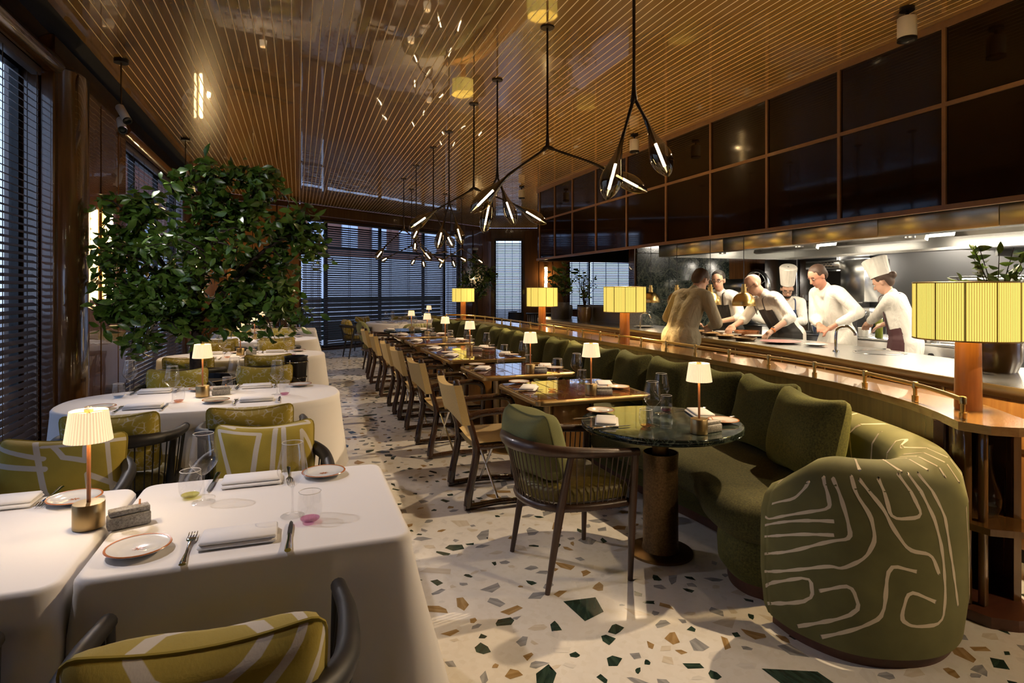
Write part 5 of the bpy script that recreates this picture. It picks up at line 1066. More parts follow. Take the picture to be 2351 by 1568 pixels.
# brass pendants over the pass
bp_ = T('brass_pendant', '', 'pendant lamp', group='brass heat lamps over the pass'); b = MB(); b.lathe([(.128, 0), (.130, .006), (.126, .05), (.108, .10), (.075, .135), (.045, .15), (.030, .153)], 36); b.build('lamp_shade', 'brass', bp_)
b = MB()
for z0, z1, r_ in ((.15, .165, .036), (.165, .205, .030), (.205, .215, .036), (.215, .25, .022)): b.lathe([(r_, z0), (r_, z1)], 20, None, True, True)
b.build('cap', 'brass', bp_); b = MB(); b.tube([(0, 0, .25), (0, 0, .84)], .004, 6); b.build('cable', 'black_metal', bp_); b = MB(); b.lathe([(.02, .12), (.045, .08), (.05, .04), (.03, .02), (.001, .015)], 18); b.build('bulb', 'sconce_glow', bp_); bp_ = Proto(bp_)
for x, y, lab in ((4.78, 7.45, 'leftmost brass heat lamp, beside a ledge lamp'), (4.78, 6.82, 'brass heat lamp partly hidden by the man in beige'), (4.78, 6.13, 'brass heat lamp before the black-aproned chef'), (4.78, 5.54, 'rightmost brass heat lamp, nearest the camera')):
    bp_.put((x, y, 1.30), 0, lab); lamp('POINT', (x, y, 1.345), 9, WARM2, shadow_soft_size=.05)
# food on the pass
plain('food', (.30, .14, .04), .6); plain('clay', (.22, .12, .06), .5); plain('pink_plate', (.62, .30, .30), .25); speckle('crumbs', (.30, .13, .03), (.62, .42, .16), 90)
def round_thing(name, lab, cat, x, y, z, prof, mat, extra=(), n_=28):
    t = T(name, lab, cat, (x, y, z)); b = MB(); b.lathe(prof, n_); b.build('body', mat, t)
    for nm, pr, m_ in extra: b = MB(); b.lathe(pr, n_); b.build(nm, m_, t)
    return t
flat = [(.001, .004), (.08, .004), (.14, .018), (.143, .02), (.138, .022), (.08, .009), (.001, .008)]
bowl = [(.001, 0), (.09, .0), (.115, .03), (.118, .034), (.112, .034), (.09, .006), (.001, .006)]
for (x, y, lab) in ((4.78, 6.3, 'white plate under the second heat lamp'), (4.95, 6.05, 'white plate before the black-aproned chef'), (4.72, 5.72, 'large white plate under the nearest heat lamp'), (4.85, 5.4, 'white plate by the hand with the watch'), (4.6, 7.35, 'white plate on the counter left of the man in beige')): round_thing('plate', lab, 'plate', x, y, .953, flat, 'porcelain')
round_thing('tart_dish', 'round clay dish with a baked tart on the pass', 'dish', 4.55, 6.05, .953, [(.001, 0), (.12, 0), (.15, .04), (.145, .04), (.118, .012), (.001, .012)], 'clay', [('filling', [(.001, .032), (.135, .03)], 'crumbs')])
for k, (x, y, lab) in enumerate(((4.52, 5.75, 'small dark dish of crumbs, first from the left'), (4.42, 5.38, 'small dark dish heaped with crumbs, in the middle'), (4.40, 5.08, 'small dark dish nearest the pink plate'))): round_thing('small_dish', lab, 'dish', x, y, .953, bowl, 'bronze_cast', [('crumbs', [(.001, .05 if k < 2 else .022), (.06, .036 if k < 2 else .02), (.098, .022)], 'crumbs')])
round_thing('copper_pan', 'copper pan with food near the bald chef', 'pan', 4.98, 5.72, .953, [(.001, 0), (.13, 0), (.14, .05), (.143, .05), (.143, .047), (.125, .01), (.001, .01)], 'lamp_wood', [('food', [(.001, .04), (.13, .035)], 'food')])
round_thing('plate', 'pale pink oval plate on the steel counter', 'plate', 4.52, 4.72, .953, [(r_*1.35, z) for r_, z in flat], 'pink_plate'); round_thing('plate', 'small white plate with a blue mark near the tap', 'plate', 4.58, 4.35, .953, [(r_*.75, z) for r_, z in flat], 'porcelain')
# tap and sink
t = T('tap', 'curved chrome tap beside the small round sink', 'tap', (4.36, 3.92, .952)); b = MB(); b.tube(catmull([(0, 0, 0), (0, 0, .14), (.02, -.01, .20), (.08, -.05, .215), (.12, -.08, .17), (.125, -.085, .14)], 6), .013, 10); b.build('spout', 'chrome', t); b = MB(); b.lathe([(.028, 0), (.028, .012), (.016, .016)], 20, None, True, True); b.build('base', 'chrome', t)
t = T('sink', 'small round sink set into the steel counter', 'sink', (4.62, 3.72, .952)); b = MB(); b.lathe([(.20, .002), (.195, .004), (.17, .003), (.165, -.004), (.001, -.006)], 40); b.build('rim', 'chrome', t); b = MB(); b.lathe([(.165, .0035), (.001, .0038)], 36); b.build('basin', 'steel_dark', t)
t = T('tap', 'slim chrome tap on the far part of the counter', 'tap', (4.36, 7.05, .952)); b = MB(); b.tube(catmull([(0, 0, 0), (0, 0, .16), (.02, -.02, .21), (.08, -.06, .21), (.11, -.08, .15)], 6), .008, 8); b.build('spout', 'chrome', t); b = MB(); b.lathe([(.02, 0), (.02, .012)], 16, None, True, True); b.build('base', 'chrome', t)
# glass display case and pot at the right end of the counter
t = T('display_case', 'glass display case with a perforated steel ramp at the right edge', 'case', (4.05, 1.75, .952), R(12)); b = MB(); b.box(0, 0, .04, .5, .7, .08, .006); b.build('base', 'steel_dark', t)
for nm, q in (('pane', (-.245, 0, .25, .008, .69, .34)), ('pane', (.245, 0, .25, .008, .69, .34)), ('pane', (0, .345, .25, .49, .008, .34)), ('pane', (0, -.345, .25, .49, .008, .34)), ('pane', (0, 0, .424, .5, .7, .008))): b = MB(); b.box(*q); b.build(nm, 'case_glass', t, 0)
b = MB(); b.box(0, 0, 0, .4, .6, .012, m=TR(0, 0, .2, 0, R(25))); b.build('ramp', 'steel', t, 0); hm = MB(); hm.lathe([(.001, 0), (.012, .0)], 10); hm_me = hm.mesh('hole', 'black_metal', 0)
for i in range(5):
    for j in range(9): o = bpy.data.objects.new('hole', hm_me); COL.objects.link(o); o.parent = t; o.matrix_local = TR(0, 0, .2, 0, R(25)) @ TR(-.16+i*.08, -.26+j*.065, .0075)
round_thing('stock_pot', 'dark stock pot behind the largest lamp column', 'pot', 4.22, 2.12, .952, [(.001, 0), (.12, 0), (.125, .2), (.13, .205), (.118, .2), (.001, .19)], 'bronze', [('lid', [(.12, .2), (.06, .22), (.001, .222)], 'bronze')])
t = T('glass_vase', 'tall twisted clear glass vase on the shelf under the ledge end', 'vase', (3.03, 1.90, .431)); b = MB(); b.grid(lambda u, v: ((lambda r_, a: (r_*math.cos(a)*(1+.25*math.sin(2*a+v*3)), r_*math.sin(a), v*.33))([.05, .068, .072, .06, .045, .034, .03, .028, .03][int(v*8+.01)], 2*PI*u)), 28, 9, cu=True); b.build('bowl', 'glass', t, 60); b = MB(); b.lathe([(.001, .002), (.05, .004), (.045, .012), (.001, .014)], 24); b.build('foot', 'glass', t)
# cooking suite, salamander, shelves and utensils
t = T('cooking_suite', 'low steel cooking suite with black knobs behind the pass', 'stove', (6.75, 5.35, 0)); b = MB(); b.box(0, 0, .45, .75, 2.4, .88, .01); b.build('body', 'steel', t); b = MB(); b.box(0, 0, .90, .79, 2.44, .02, .004); b.build('top', 'steel', t)
for k in range(9): b = MB(); b.lathe([(.026, 0), (.026, .03), (.018, .04), (.001, .04)], 16, TR(-.376, -1.1+k*.27, .78, 0, 0, R(-90))); b.build('knob', 'black_plastic', t)
b = MB(); b.box(-.37, 0, .64, .006, 2.3, .004); b.build('seam', 'black_metal', t, 0)
t = T('salamander_grill', 'steel salamander grill with a perforated hood on a stand', 'grill', (7.75, 6.75, 0), R(0)); b = MB(); b.box(0, -.28, 1.62, .5, .40, .62, .01); b.build('housing', 'steel', t); b = MB(); b.box(-.05, .22, 1.86, .46, .62, .13, .008); b.build('hood', 'steel', t); b = MB(); b.box(.1, .22, 1.52, .3, .6, .5); b.build('cavity', 'black_metal', t, 0); b = MB(); b.box(-.05, .22, 1.30, .46, .62, .03); b.build('rack', 'chrome', t, 0); b = MB(); b.box(-.02, .02, 1.18, .5, 1.2, .10, .006); b.build('shelf', 'steel', t)
for q in range(6):
    for r_ in range(3): b = MB(); b.box(-.285, .02+q*.06+(r_ % 2)*.03, 1.83+r_*.03, .006, .035, .012); b.build('slot', 'black_metal', t, 0)
for sx in (-.2, .2):
    for sy in (-.5, .5): b = MB(); b.box(sx, sy, .56, .06, .06, 1.14, .004); b.build('leg', 'steel', t)
lad = T('ladle', '', 'ladle', group='ladles hanging under the salamander'); b = MB(); b.tube([(0, 0, .34), (.01, 0, .36), (.025, 0, .34), (.012, 0, .3), (0, 0, .05), (-.01, 0, .03)], .005, 6); b.build('handle', 'chrome', lad); b = MB(); b.lathe([(.001, -.03), (.025, -.022), (.036, 0), (.033, 0), (.022, -.018), (.001, -.025)], 18, TR(-.04, 0, .03)); b.build('cup', 'chrome', lad); lad = Proto(lad)
for k, (y, z, lab) in enumerate(((6.52, .82, 'left hanging ladle below the salamander'), (6.37, .78, 'middle hanging ladle, lowest of the three'), (6.22, .82, 'right hanging ladle below the salamander'))): lad.put((7.462, y, z), 0, lab)
t = T('slicer', 'steel slicing machine with a round wheel behind the chefs', 'slicer', (7.4, 8.15, .0)); b = MB(); b.box(0, 0, .45, .7, .8, .9, .01); b.build('stand', 'steel', t); b = MB(); b.tube([(-.1, .27*math.cos(a), 1.53+.27*math.sin(a)) for a in [2*PI*k/40 for k in range(40)]], .03, 8, closed=True, flat=1.4); b.build('wheel', 'steel', t); b = MB(); b.box(0, .1, 1.08, .5, .5, .36, .05); b.build('motor', 'steel', t)
for k in range(4): a = PI*k/4+.3; b = MB(); b.tube([(-.1, .26*math.cos(a), 1.53+.26*math.sin(a)), (-.1, -.26*math.cos(a), 1.53-.26*math.sin(a))], .01, 6); b.build('spoke', 'steel', t)
b = MB(); b.box(0, .75, 1.55, .3, 1.1, .25, .02); b.build('carriage', 'steel', t)
# back wall: steel fridges, shelf with wrapped plates, lit strip
for k, y in enumerate((7.9, 8.75)):
    t = T('fridge', ('tall steel fridge near the salamander', 'tall steel fridge by the dark wood wall')[k], 'fridge', (8.75, y, 0)); b = MB(); b.box(0, 0, 1.05, .7, .8, 2.1, .01); b.build('body', 'steel_dark', t); b = MB(); b.box(-.36, 0, 1.08, .03, .78, 1.95, .006); d_ = b.build('door', 'steel', t); b = MB(); b.tube([(-.39, .3, .9), (-.39, .3, 1.4)], .012, 8); b.build('handle', 'chrome', d_)
t = T('wall_shelf', 'long steel wall shelf over the back counter with a light strip', 'shelf', (8.9, 3.6, 0)); b = MB(); b.box(0, 0, 1.66, .5, 4.6, .03, .004); b.build('board', 'steel', t); b = MB(); b.box(-.1, 0, 1.635, .04, 4.4, .015); b.build('light_strip', 'hood_light', t, 0)
for yq in (2.4, 4.8): lamp('AREA', (8.8, yq, 1.62), 45, (1, .86, .66), rot=(0, 0, 0), shape='RECTANGLE', size=.06, size_y=2.0)
for y in (-2.0, 0, 2.0): b = MB(); b.box(.1, y, 1.6, .3, .03, .1); b.build('bracket', 'steel', t, 0)
t = T('wall_shelf', 'upper wall shelf carrying baskets at the top right', 'shelf', (8.9, 3.2, 0)); b = MB(); b.box(0, 0, 2.05, .5, 5.0, .03, .004); b.build('board', 'steel_dark', t)
for y in (-2.2, 0, 2.2): b = MB(); b.box(.1, y, 1.99, .3, .03, .1); b.build('bracket', 'steel', t, 0)
for k in range(5): round_thing('basket', ('straw basket on the upper kitchen shelf, %s from the right' % ('first', 'second', 'third', 'fourth', 'fifth')[k]), 'basket', 8.8, 2.3+k*.62, 2.066, [(.001, 0), (.2, 0), (.26, .06), (.27, .065), (.25, .06), (.19, .02), (.001, .02)], 'tan_canvas')
t = T('back_counter', 'steel back counter along the kitchen wall', 'counter', (8.76, 3.6, 0)); b = MB(); b.box(0, 0, .45, .75, 5.0, .88, .01); b.build('body', 'steel', t); b = MB(); b.box(0, 0, .905, .8, 5.05, .03, .005); b.build('top', 'steel', t)
t = T('plate_rack', 'steel rack holding wrapped stacks of plates behind the largest lamp', 'rack', (6.9, 3.0, 0)); b = MB(); b.box(0, 0, 1.38, .5, 1.9, .03, .004); b.build('board', 'steel', t)
for sx in (-.2, .2):
    for sy in (-.9, .9): b = MB(); b.box(sx, sy, .69, .04, .04, 1.36); b.build('leg', 'steel', t, 0)
b = MB(); b.box(0, 0, .45, .46, 1.86, .03); b.build('lower_board', 'steel', t, 0)
for k in range(4):
    t = T('plate_stack', ('film-wrapped stack of white plates, %s from the left' % ('first', 'second', 'third', 'fourth')[k]), 'plates', (6.85, 3.75-k*.42, 1.396), 0, 'wrapped plate stacks')
    b = MB(); b.lathe([(.16+.008*(i % 2), i*.012) for i in range(14)], 28, None, True, True); b.build('stack', 'porcelain', t); b = MB(); b.lathe([(.172, 0), (.174, .08), (.17, .162), (.001, .164)], 24); b.build('film', 'case_glass', t)
for k, y in enumerate((6.7, 3.6)):  # unseen panels added to brighten the dark rear kitchen
    t = T('added_panel_light', ('added fill panel light in the kitchen ceiling near the fridges', 'added fill panel light in the kitchen ceiling above the back counter')[k], 'ceiling light', (8.15, y, 2.55), 0, 'added kitchen fill panels'); b = MB(); b.box(0, 0, -.01, .62, .62, .02, .004); b.build('frame', 'steel', t); b = MB(); b.box(0, 0, -.022, .56, .56, .006); b.build('diffuser', 'hood_light', t, 0)
    lamp('AREA', (8.15, y, 2.515), 45, (1, .90, .76), rot=(0, 0, 0), shape='SQUARE', size=.5)
# bottles and pots on the suite
def bottle(x, y, lab, h_, r_, mat, cap): t = T('squeeze_bottle', lab, 'bottle', (x, y, .912)); b = MB(); b.lathe([(.001, 0), (r_, 0), (r_, h_*.7), (r_*.9, h_*.76)], 20); b.build('body', mat, t); b = MB(); b.lathe([(r_*.95, h_*.75), (r_*.95, h_*.82), (r_*.3, h_*.86), (r_*.12, h_)], 18); b.build('cap', cap, t)
plain('green_oil', (.10, .12, .01), .2); plain('white_plastic', (.75, .74, .70), .4); plain('purple', (.12, .03, .18), .4)
bottle(6.55, 5.28, 'tall green oil squeeze bottle with a white cap', .30, .042, 'green_oil', 'white_plastic'); bottle(6.62, 5.12, 'small white squeeze bottle next to the green one', .2, .025, 'white_plastic', 'white_plastic')
for k, (x, y, r_, lab) in enumerate(((6.5, 5.45, .06, 'plastic tub left of the green squeeze bottle'), (6.6, 4.92, .09, 'steel container with a purple spatula'), (6.5, 6.1, .12, 'steel pan at the left of the suite'), (6.48, 4.6, .10, 'small steel pan near the woman chef'))): round_thing('container', lab, 'container', x, y, .912, [(.001, 0), (r_*.8, 0), (r_, .11), (r_*.93, .11), (r_*.75, .01), (.001, .01)], 'white_plastic' if k == 0 else 'steel')
t = T('spatula', 'purple-handled spatula standing in the steel container', 'spatula', (6.6, 4.92, .93)); b = MB(); b.tube([(0, 0, 0), (0, -.06, .16), (0, -.10, .26)], [.008, .018, .02], 8, flat=.5); b.build('handle', 'purple', t)
# security camera and exit fittings on the far wall
p_ = FF @ Vector((8.75, -.06, 2.75)); t = T('security_camera', 'small white security camera on the far wall', 'camera', p_); b = MB(); b.box(0, 0, .06, .18, .09, .08, .02); b.build('housing', 'white_paint', t); b = MB(); b.lathe([(.001, 0), (.05, 0), (.055, -.03), (.03, -.07), (.001, -.08)], 18, TR(0, 0, 0)); b.build('dome', 'black_plastic', t)
# ================================================================ PEOPLE
n = N('skin'); n.set(base=(.58, .34, .24), rough=.55, sss=.0); reg('skin', n); plain('skin_ruddy', (.50, .23, .15), .55)
def cloth_mat(name, a, c_):
    n = N(name); v = n.co('Object', (1, 1, .45)); t = n.n('TexNoise', i_Scale=11.0, i_Detail=3.0, i_Distortion=1.2); n.l(v, t.inputs[0]); n.l(n.ramp(t.outputs[0], [(.3, a), (.7, c_)]), n.b.inputs['Base Color']); n.bump(t.outputs[0], .9, .02); n.set(rough=.85); return reg(name, n)
cloth_mat('chef_white', (.70, .68, .63), (.80, .78, .73)); cloth_mat('beige_shirt', (.30, .26, .17), (.36, .31, .21)); plain('apron_black', (.012, .011, .011), .7); plain('apron_blue', (.02, .04, .12), .7); plain('apron_plum', (.07, .025, .03), .7)
plain('trouser', (.012, .012, .014), .8); plain('hair_dark', (.012, .008, .006), .6); plain('hair_brown', (.05, .025, .015), .6); plain('hair_grey', (.30, .27, .24), .7); plain('shoe', (.01, .01, .01), .4); plain('watch_band', (.65, .18, .03), .5); plain('lip', (.35, .10, .08), .5); plain('eye_white', (.6, .58, .55), .3)
def sph(b, c_, r_, m=None, n_=12):
    rx, ry, rz = r_ if isinstance(r_, tuple) else (r_, r_, r_); k = n_//2+1
    mm = Matrix.Translation(c_) @ Matrix.Diagonal((rx, ry, rz, 1)); b.lathe([(max(math.sin(PI*i/k), .001), -math.cos(PI*i/k)) for i in range(k+1)], n_, (mm if m is None else Matrix.Translation(c_) @ m @ Matrix.Diagonal((rx, ry, rz, 1))), True, True)
def cap(b, a, c_, r0, r1, n_=12):
    a, c_ = Vector(a), Vector(c_); b.tube([tuple(a), tuple(a.lerp(c_, .5)), tuple(c_)], [r0, (r0+r1)/2, r1], n_); sph(b, a, r0, None, n_); sph(b, c_, r1, None, n_)
def fuse(b, name, mat, parent, voxel=.012, it=4, clip=None):
    me = b.mesh(name, None, 0); o = bpy.data.objects.new(name, me); COL.objects.link(o)
    r_ = o.modifiers.new('r', 'REMESH'); r_.mode = 'VOXEL'; r_.voxel_size = voxel; s_ = o.modifiers.new('s', 'SMOOTH'); s_.factor = .5; s_.iterations = it
    dg = bpy.context.evaluated_depsgraph_get(); m2 = bpy.data.meshes.new_from_object(o.evaluated_get(dg)); o.modifiers.clear(); o.data = m2; bpy.data.meshes.remove(me)
    if clip:
        bm = bmesh.new(); bm.from_mesh(m2); bmesh.ops.delete(bm, geom=[f for f in bm.faces if not clip(f.calc_center_median())], context='FACES'); bd = [q for q in bm.verts if q.is_boundary]; [bmesh.ops.smooth_vert(bm, verts=bd, factor=.5, use_axis_x=True, use_axis_y=True, use_axis_z=True) for _ in range(12)]; bm.to_mesh(m2); bm.free()
    m2.materials.clear(); m2.materials.append(MATS[mat]); m2.polygons.foreach_set('use_smooth', [True]*len(m2.polygons)); o.parent = parent; return o
def ik(s_, h_, l1, l2, hint):
    d = h_-s_; L_ = min(d.length, (l1+l2)*.995); u = d.normalized(); a = (l1*l1-l2*l2+L_*L_)/(2*L_); hh = math.sqrt(max(l1*l1-a*a, 0)); w_ = hint-u*hint.dot(u); w_.normalize(); return s_+u*a+w_*hh, s_+u*L_
def person(label, x, y, yaw, lean, hands, shirt='chef_white', apron=None, hat=0, hair='hair_dark', skin='skin', glasses=False, bald=False, beard=False, watch=False, s=1.0, head_pitch=25, head_yaw=0, side=0, sleeves=True, bun=False, cap_len=0, apron2=None):
    root = T('person', label, 'person', (x, y, 0), R(yaw)); M_ = Matrix.Translation((x, y, 0)) @ Matrix.Rotation(R(yaw), 4, 'Z'); Mi = M_.inverted()
    hz = .93*s; sp = Vector((math.sin(R(lean)), math.sin(R(side)), math.cos(R(lean))*math.cos(R(side)))).normalized(); hip = Vector((-.10*math.sin(R(lean)), 0, hz)); up = sp
    fw = Vector((math.cos(R(lean)), 0, -math.sin(R(lean)))); lf_ = Vector((0, 1, 0)); ch = hip+sp*.30*s; sh = hip+sp*.47*s; nk = hip+sp*.53*s+fw*.01
    hp = R(head_pitch); hy = R(head_yaw); hu = Vector((math.sin(hp)*math.cos(hy), math.sin(hp)*math.sin(hy), math.cos(hp))); hf = Vector((math.cos(hp)*math.cos(hy), math.cos(hp)*math.sin(hy), -math.sin(hp))); hl = hu.cross(hf); hd = nk+sp*.05+hu*.11*s+hf*.02
    HM = Matrix(((hf.x, hl.x, hu.x), (hf.y, hl.y, hu.y), (hf.z, hl.z, hu.z))).to_4x4()
    H = lambda a, c_, e: hd+hf*a*s+hl*c_*s+hu*e*s
    sL, sR = sh+lf_*.185*s, sh-lf_*.185*s; arms = []
    for s_, hw in ((sL, hands[0]), (sR, hands[1])):
        h_ = Mi @ Vector(hw); sgn = 1 if s_ is sL else -1; el, h2 = ik(s_, h_, .30*s, .27*s, Vector((-.35, sgn*.75, -.45))); arms.append((s_, el, h2, sgn))
    def torso(b, k=0):
        sph(b, hip, (.115*s+k, .165*s+k, .12*s+k)); cap(b, hip+lf_*.045*s, ch+lf_*.055*s, .118*s+k, .112*s+k); cap(b, hip-lf_*.045*s, ch-lf_*.055*s, .118*s+k, .112*s+k); cap(b, ch+lf_*.055*s, sh+lf_*.105*s, .112*s+k, .080*s+k); cap(b, ch-lf_*.055*s, sh-lf_*.105*s, .112*s+k, .080*s+k); cap(b, sh+lf_*.135*s, sh-lf_*.135*s, .074*s+k, .074*s+k); cap(b, sh, nk, .075*s+k, .05*s+k); cap(b, hip+lf_*.05, hip-lf_*.05, .125*s+k, .125*s+k)
    # the body: one continuous skin surface
    b = MB(); torso(b, -.012); cap(b, nk-sp*.05, hd-hu*.04, .055*s, .05*s); sph(b, H(0, 0, .035), (.098*s, .078*s, .088*s), HM); sph(b, H(.022, 0, -.035), (.076*s, .062*s, .082*s), HM); sph(b, H(.055, 0, -.085), (.032*s, .036*s, .028*s), HM); cap(b, H(.096, 0, .012), H(.112, 0, -.022), .010*s, .014*s, 8)
    for q in (-1, 1): sph(b, H(-.005, q*.078, -.005), (.02*s, .010*s, .032*s), HM, 10); sph(b, H(.085, q*.030, .028), (.012*s, .024*s, .010*s), HM, 8)
    for s_, el, h2, sgn in arms:
        cap(b, s_, el, .048*s, .040*s); cap(b, el, h2, .040*s, .027*s); d = (h2-el).normalized(); dn = Vector((0, 0, -1)); sd = d.cross(dn).normalized() if abs(d.z) < .95 else lf_; nn = sd.cross(d).normalized()
        pc = h2+d*.045*s; cap(b, h2, pc, .026*s, .030*s, 10); sph(b, pc+sd*.014*s, .024*s, None, 10); sph(b, pc-sd*.014*s, .024*s, None, 10)
        for k, (o_, ln) in enumerate(((-.030, .062), (-.010, .075), (.010, .072), (.029, .056))):
            p0 = pc+sd*o_*s+d*.015*s; p1 = p0+d*ln*.55*s+dn*.018*s+sd*o_*.25*s; p2 = p1+d*ln*.30*s+dn*.032*s; cap(b, p0, p1, .0105*s, .0098*s, 8); cap(b, p1, p2, .0098*s, .0085*s, 8)
        th = pc-d*.02*s+sd*.032*sgn*-1*s; t1 = th+sd*.026*sgn*-1*s+d*.03*s+dn*.012*s; cap(b, th, t1, .013*s, .011*s, 8); cap(b, t1, t1+d*.030*s+dn*.012*s, .011*s, .009*s, 8)
    for q in (-1, 1): hj = hip+lf_*q*.09*s-Vector((0, 0, .03)); kn = Vector((.03, q*.10, .49*s)); an = Vector((-.02, q*.11, .09)); cap(b, hj, kn, .08*s, .055*s); cap(b, kn, an, .055*s, .04*s); cap(b, an, an+Vector((.12, q*.02, -.045)), .04, .03)
    fuse(b, 'body', skin, root, .0085, 3)
    # clothes
    b = MB(); torso(b, .012)
    for s_, el, h2, sgn in arms: cap(b, s_, el, .070*s, .060*s); (cap(b, el, el.lerp(h2, .74 if sleeves else .22), .058*s, .050*s))
    [cap(b, hip+Vector((0, q*.05*s, -.02)), hip+Vector((.03, q*.06*s, -.14-cap_len)), .155*s, .165*s) for q in (-1, 1)]; cap(b, nk-sp*.05, nk+sp*.015, .072*s, .062*s); fuse(b, 'jacket', shirt, root, .013, 4)
    b = MB()
    for q in (-1, 1): hj = hip+lf_*q*.085*s-Vector((0, 0, .02)); kn = Vector((.03, q*.10, .49*s)); an = Vector((-.02, q*.11, .07)); cap(b, hj, kn, .098*s, .075*s); cap(b, kn, an, .075*s, .068*s)
    fuse(b, 'trousers', 'trouser', root, .018, 3)
    for q in (-1, 1): b = MB(); b.lathe([(.001, 0), (.05, 0), (.052, .02), (.045, .05), (.03, .08), (.001, .085)], 16, Matrix.Translation((.05, q*.12, 0)) @ Matrix.Diagonal((2.6, 1, 1, 1))); b.build('shoe', 'shoe', root, 60)
    if apron:
        b = MB(); torso(b, .024); [cap(b, hip+Vector((0, q*.05*s, 0)), hip+Vector((.03, q*.055*s, -.42)), .170*s, .182*s) for q in (-1, 1)]; top = ch+sp*.10
        def keep(p):
            r_ = p-hip; a = r_.dot(fw) if p.z > hz else p.x-hip.x; h_ = (p-hip).dot(sp); w_ = abs(p.y-(hip+sp*max(h_, 0)).y)
            return a > .02 and (p-hip).dot(sp) < .40*s and (w_ < .150*s if h_ > .17 else True) or (h_ <= .17 and a > -.04)
        fuse(b, 'apron', apron, root, .009, 4, keep)
        for q in (-1, 1): b = MB(); b.tube(catmull([tuple(ch+fw*.155*s+lf_*q*.10*s+sp*.06), tuple(sh+fw*.11*s+lf_*q*.10*s+sp*.06*s), tuple(nk+lf_*q*.072*s+sp*.0), tuple(nk-fw*.075*s+sp*.0)], 5), .009, 6, flat=.4); b.build('apron_strap', apron, root)
    if hat:
        m = Matrix.Translation(H(-.012, 0, .075)) @ HM @ Matrix.Rotation(R(-10), 4, 'Y'); b = MB(); b.grid(lambda u, v: tuple(m @ Vector(((.098+.022*v+.004*math.cos(u*2*PI*22)*v)*s*math.cos(2*PI*u)*1.06, (.088+.022*v+.004*math.cos(u*2*PI*22)*v)*s*math.sin(2*PI*u), hat*v))), 88, 6, cu=True); ring = [tuple(m @ Vector(((.12*(1-q))*math.cos(2*PI*k/24)*s, (.11*(1-q))*math.sin(2*PI*k/24)*s, hat+.012*math.sin(q*3)))) for q in (0,) for k in range(24)]
        b.loft([[tuple(m @ Vector((.127*k_*math.cos(a)*s, .110*k_*math.sin(a)*s, hat+z))) for a in [2*PI*k/44 for k in range(44)]] for k_, z in ((1, 0), (.9, .012), (.6, .016), (.1, .01))], cap=False); b.build('chef_hat', 'chef_white', root, 60)
    if not bald:
        b = MB(); sph(b, H(-.018, 0, .048), (.100*s, .086*s, .088*s), HM, 16); sph(b, H(-.05, 0, .01), (.066*s, .078*s, .085*s), HM, 14)
        if bun: sph(b, H(-.12, 0, .03), .042*s, None, 12)
        Hi = (Matrix.Translation(hd) @ HM).inverted()
        fuse(b, 'hair', hair, root, .009, 3, lambda p: (lambda q: q.x < .045 and (q.z > .012 or q.x < -.035) or q.z > .075)(Hi @ p))
    if beard:
        b = MB(); sph(b, H(.040, 0, -.075), (.056*s, .060*s, .052*s), HM, 14); Hi = (Matrix.Translation(hd) @ HM).inverted(); fuse(b, 'beard', hair, root, .009, 2, lambda p: (Hi @ p).z < -.052)
    for q in (-1, 1):
        b = MB(); sph(b, H(.084, q*.030, .010), (.011*s, .014*s, .008*s), HM, 8); b.build('eye', 'eye_white', root); b = MB(); sph(b, H(.0925, q*.030, .009), (.005*s, .006*s, .006*s), HM, 8); b.build('pupil', 'hair_dark', root); b = MB(); b.tube([tuple(H(.093, q*.014, .034)), tuple(H(.096, q*.030, .039)), tuple(H(.082, q*.050, .033))], .0045*s, 5); b.build('eyebrow', hair, root)
    b = MB(); b.tube([tuple(H(.080, -.026, -.058)), tuple(H(.094, 0, -.055)), tuple(H(.080, .026, -.058))], [.003, .007, .003], 6); b.build('mouth', 'lip', root)
    if glasses:
        b = MB()
        for q in (-1, 1): b.tube([tuple(H(.104, q*.032+.024*math.cos(a), .010+.018*math.sin(a))) for a in [2*PI*k/20 for k in range(20)]], .002, 5, closed=True); b.tube([tuple(H(.104, q*.056, .012)), tuple(H(.05, q*.080, .014)), tuple(H(-.01, q*.083, .014))], .002, 5)
        b.tube([tuple(H(.106, -.010, .014)), tuple(H(.110, 0, .018)), tuple(H(.106, .010, .014))], .002, 5); b.build('glasses', 'black_plastic', root)
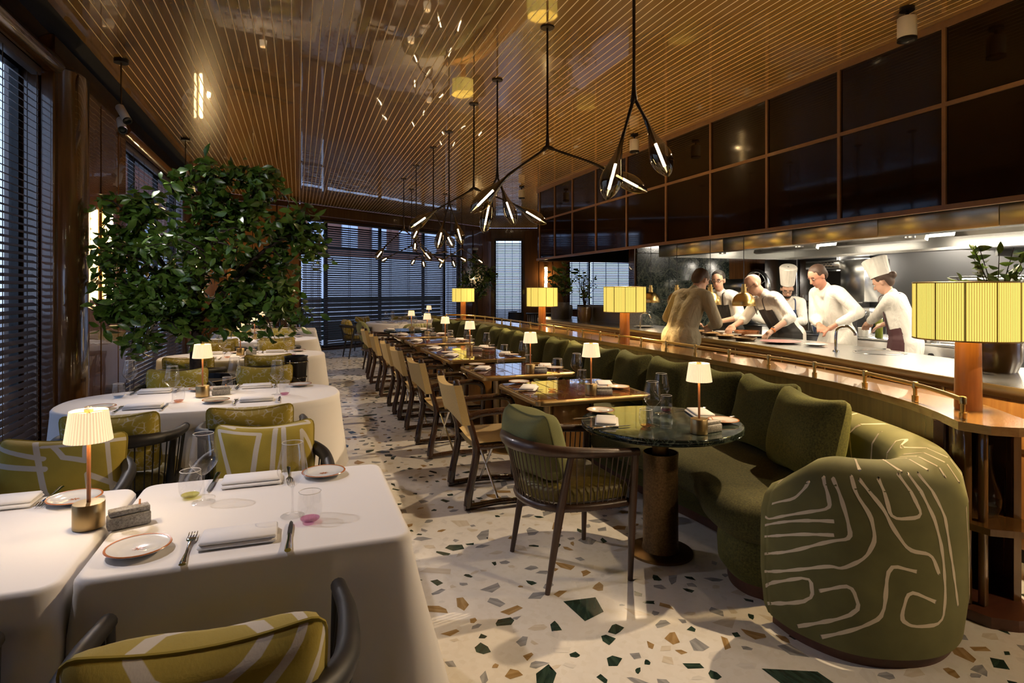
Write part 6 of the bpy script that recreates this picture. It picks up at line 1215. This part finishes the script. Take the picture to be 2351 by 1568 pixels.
    if watch:
        s_, el, h2, sgn = arms[watch-1]; d = (h2-el).normalized(); m = Matrix.Translation(h2-d*.02) @ Vector((0, 0, 1)).rotation_difference(d).to_matrix().to_4x4(); b = MB(); b.lathe([(.030, -.012), (.0325, 0), (.030, .012)], 20, m); b.build('watch_band', 'watch_band', root); b = MB(); q = h2-d*.02+Vector((0, 0, .03)); b.box(0, 0, 0, .03, .036, .012, .004, m=Matrix.Translation(q) @ Vector((0, 0, 1)).rotation_difference((Vector((0, 0, 1))-d*d.z).normalized()).to_matrix().to_4x4()); b.build('watch', 'black_plastic', root)
    return root
person('person in a beige shirt and black trousers bending over the counter', 3.96, 5.56, 14, 25, ((4.30, 5.84, 1.12), (4.34, 5.56, 1.08)), 'beige_shirt', None, 0, 'hair_brown', 'skin', glasses=True, head_pitch=38, s=1.04, cap_len=-.13, sleeves=True)
person('smiling chef in white with glasses and black apron facing the room', 5.36, 6.52, 196, 20, ((5.02, 6.26, 1.08), (5.02, 6.95, 1.07)), 'chef_white', 'apron_black', 0, 'hair_dark', 'skin', glasses=True, head_pitch=14, head_yaw=20, s=1.02, sleeves=False)
person('bald chef with an orange-banded watch plating food, leaning left', 5.38, 5.55, 168, 33, ((4.86, 5.20, 1.03), (4.88, 5.84, 1.05)), 'chef_white', 'apron_black', 0, 'hair_grey', 'skin', glasses=True, bald=True, watch=1, head_pitch=38, head_yaw=-20, s=1.04, sleeves=False)
person('bearded chef in a tall white hat and blue apron looking down', 6.12, 6.30, 232, 14, ((5.86, 5.98, 1.08), (5.76, 6.22, 1.06)), 'chef_white', 'apron_blue', .23, 'hair_dark', 'skin', glasses=True, beard=True, head_pitch=34, s=.95)
person('ruddy bare-headed chef in white bending towards the pass', 5.90, 5.30, 172, 18, ((5.60, 5.06, 1.08), (5.60, 5.26, 1.08)), 'chef_white', None, 0, 'hair_brown', 'skin_ruddy', head_pitch=32, s=1.05)
person('chef in a white hat with a dark bun and plum apron stirring pans', 6.10, 4.62, 112, 14, ((6.16, 5.12, 1.08), (6.36, 5.08, 1.08)), 'chef_white', 'apron_plum', .20, 'hair_brown', 'skin', bun=True, head_pitch=30, s=.99)
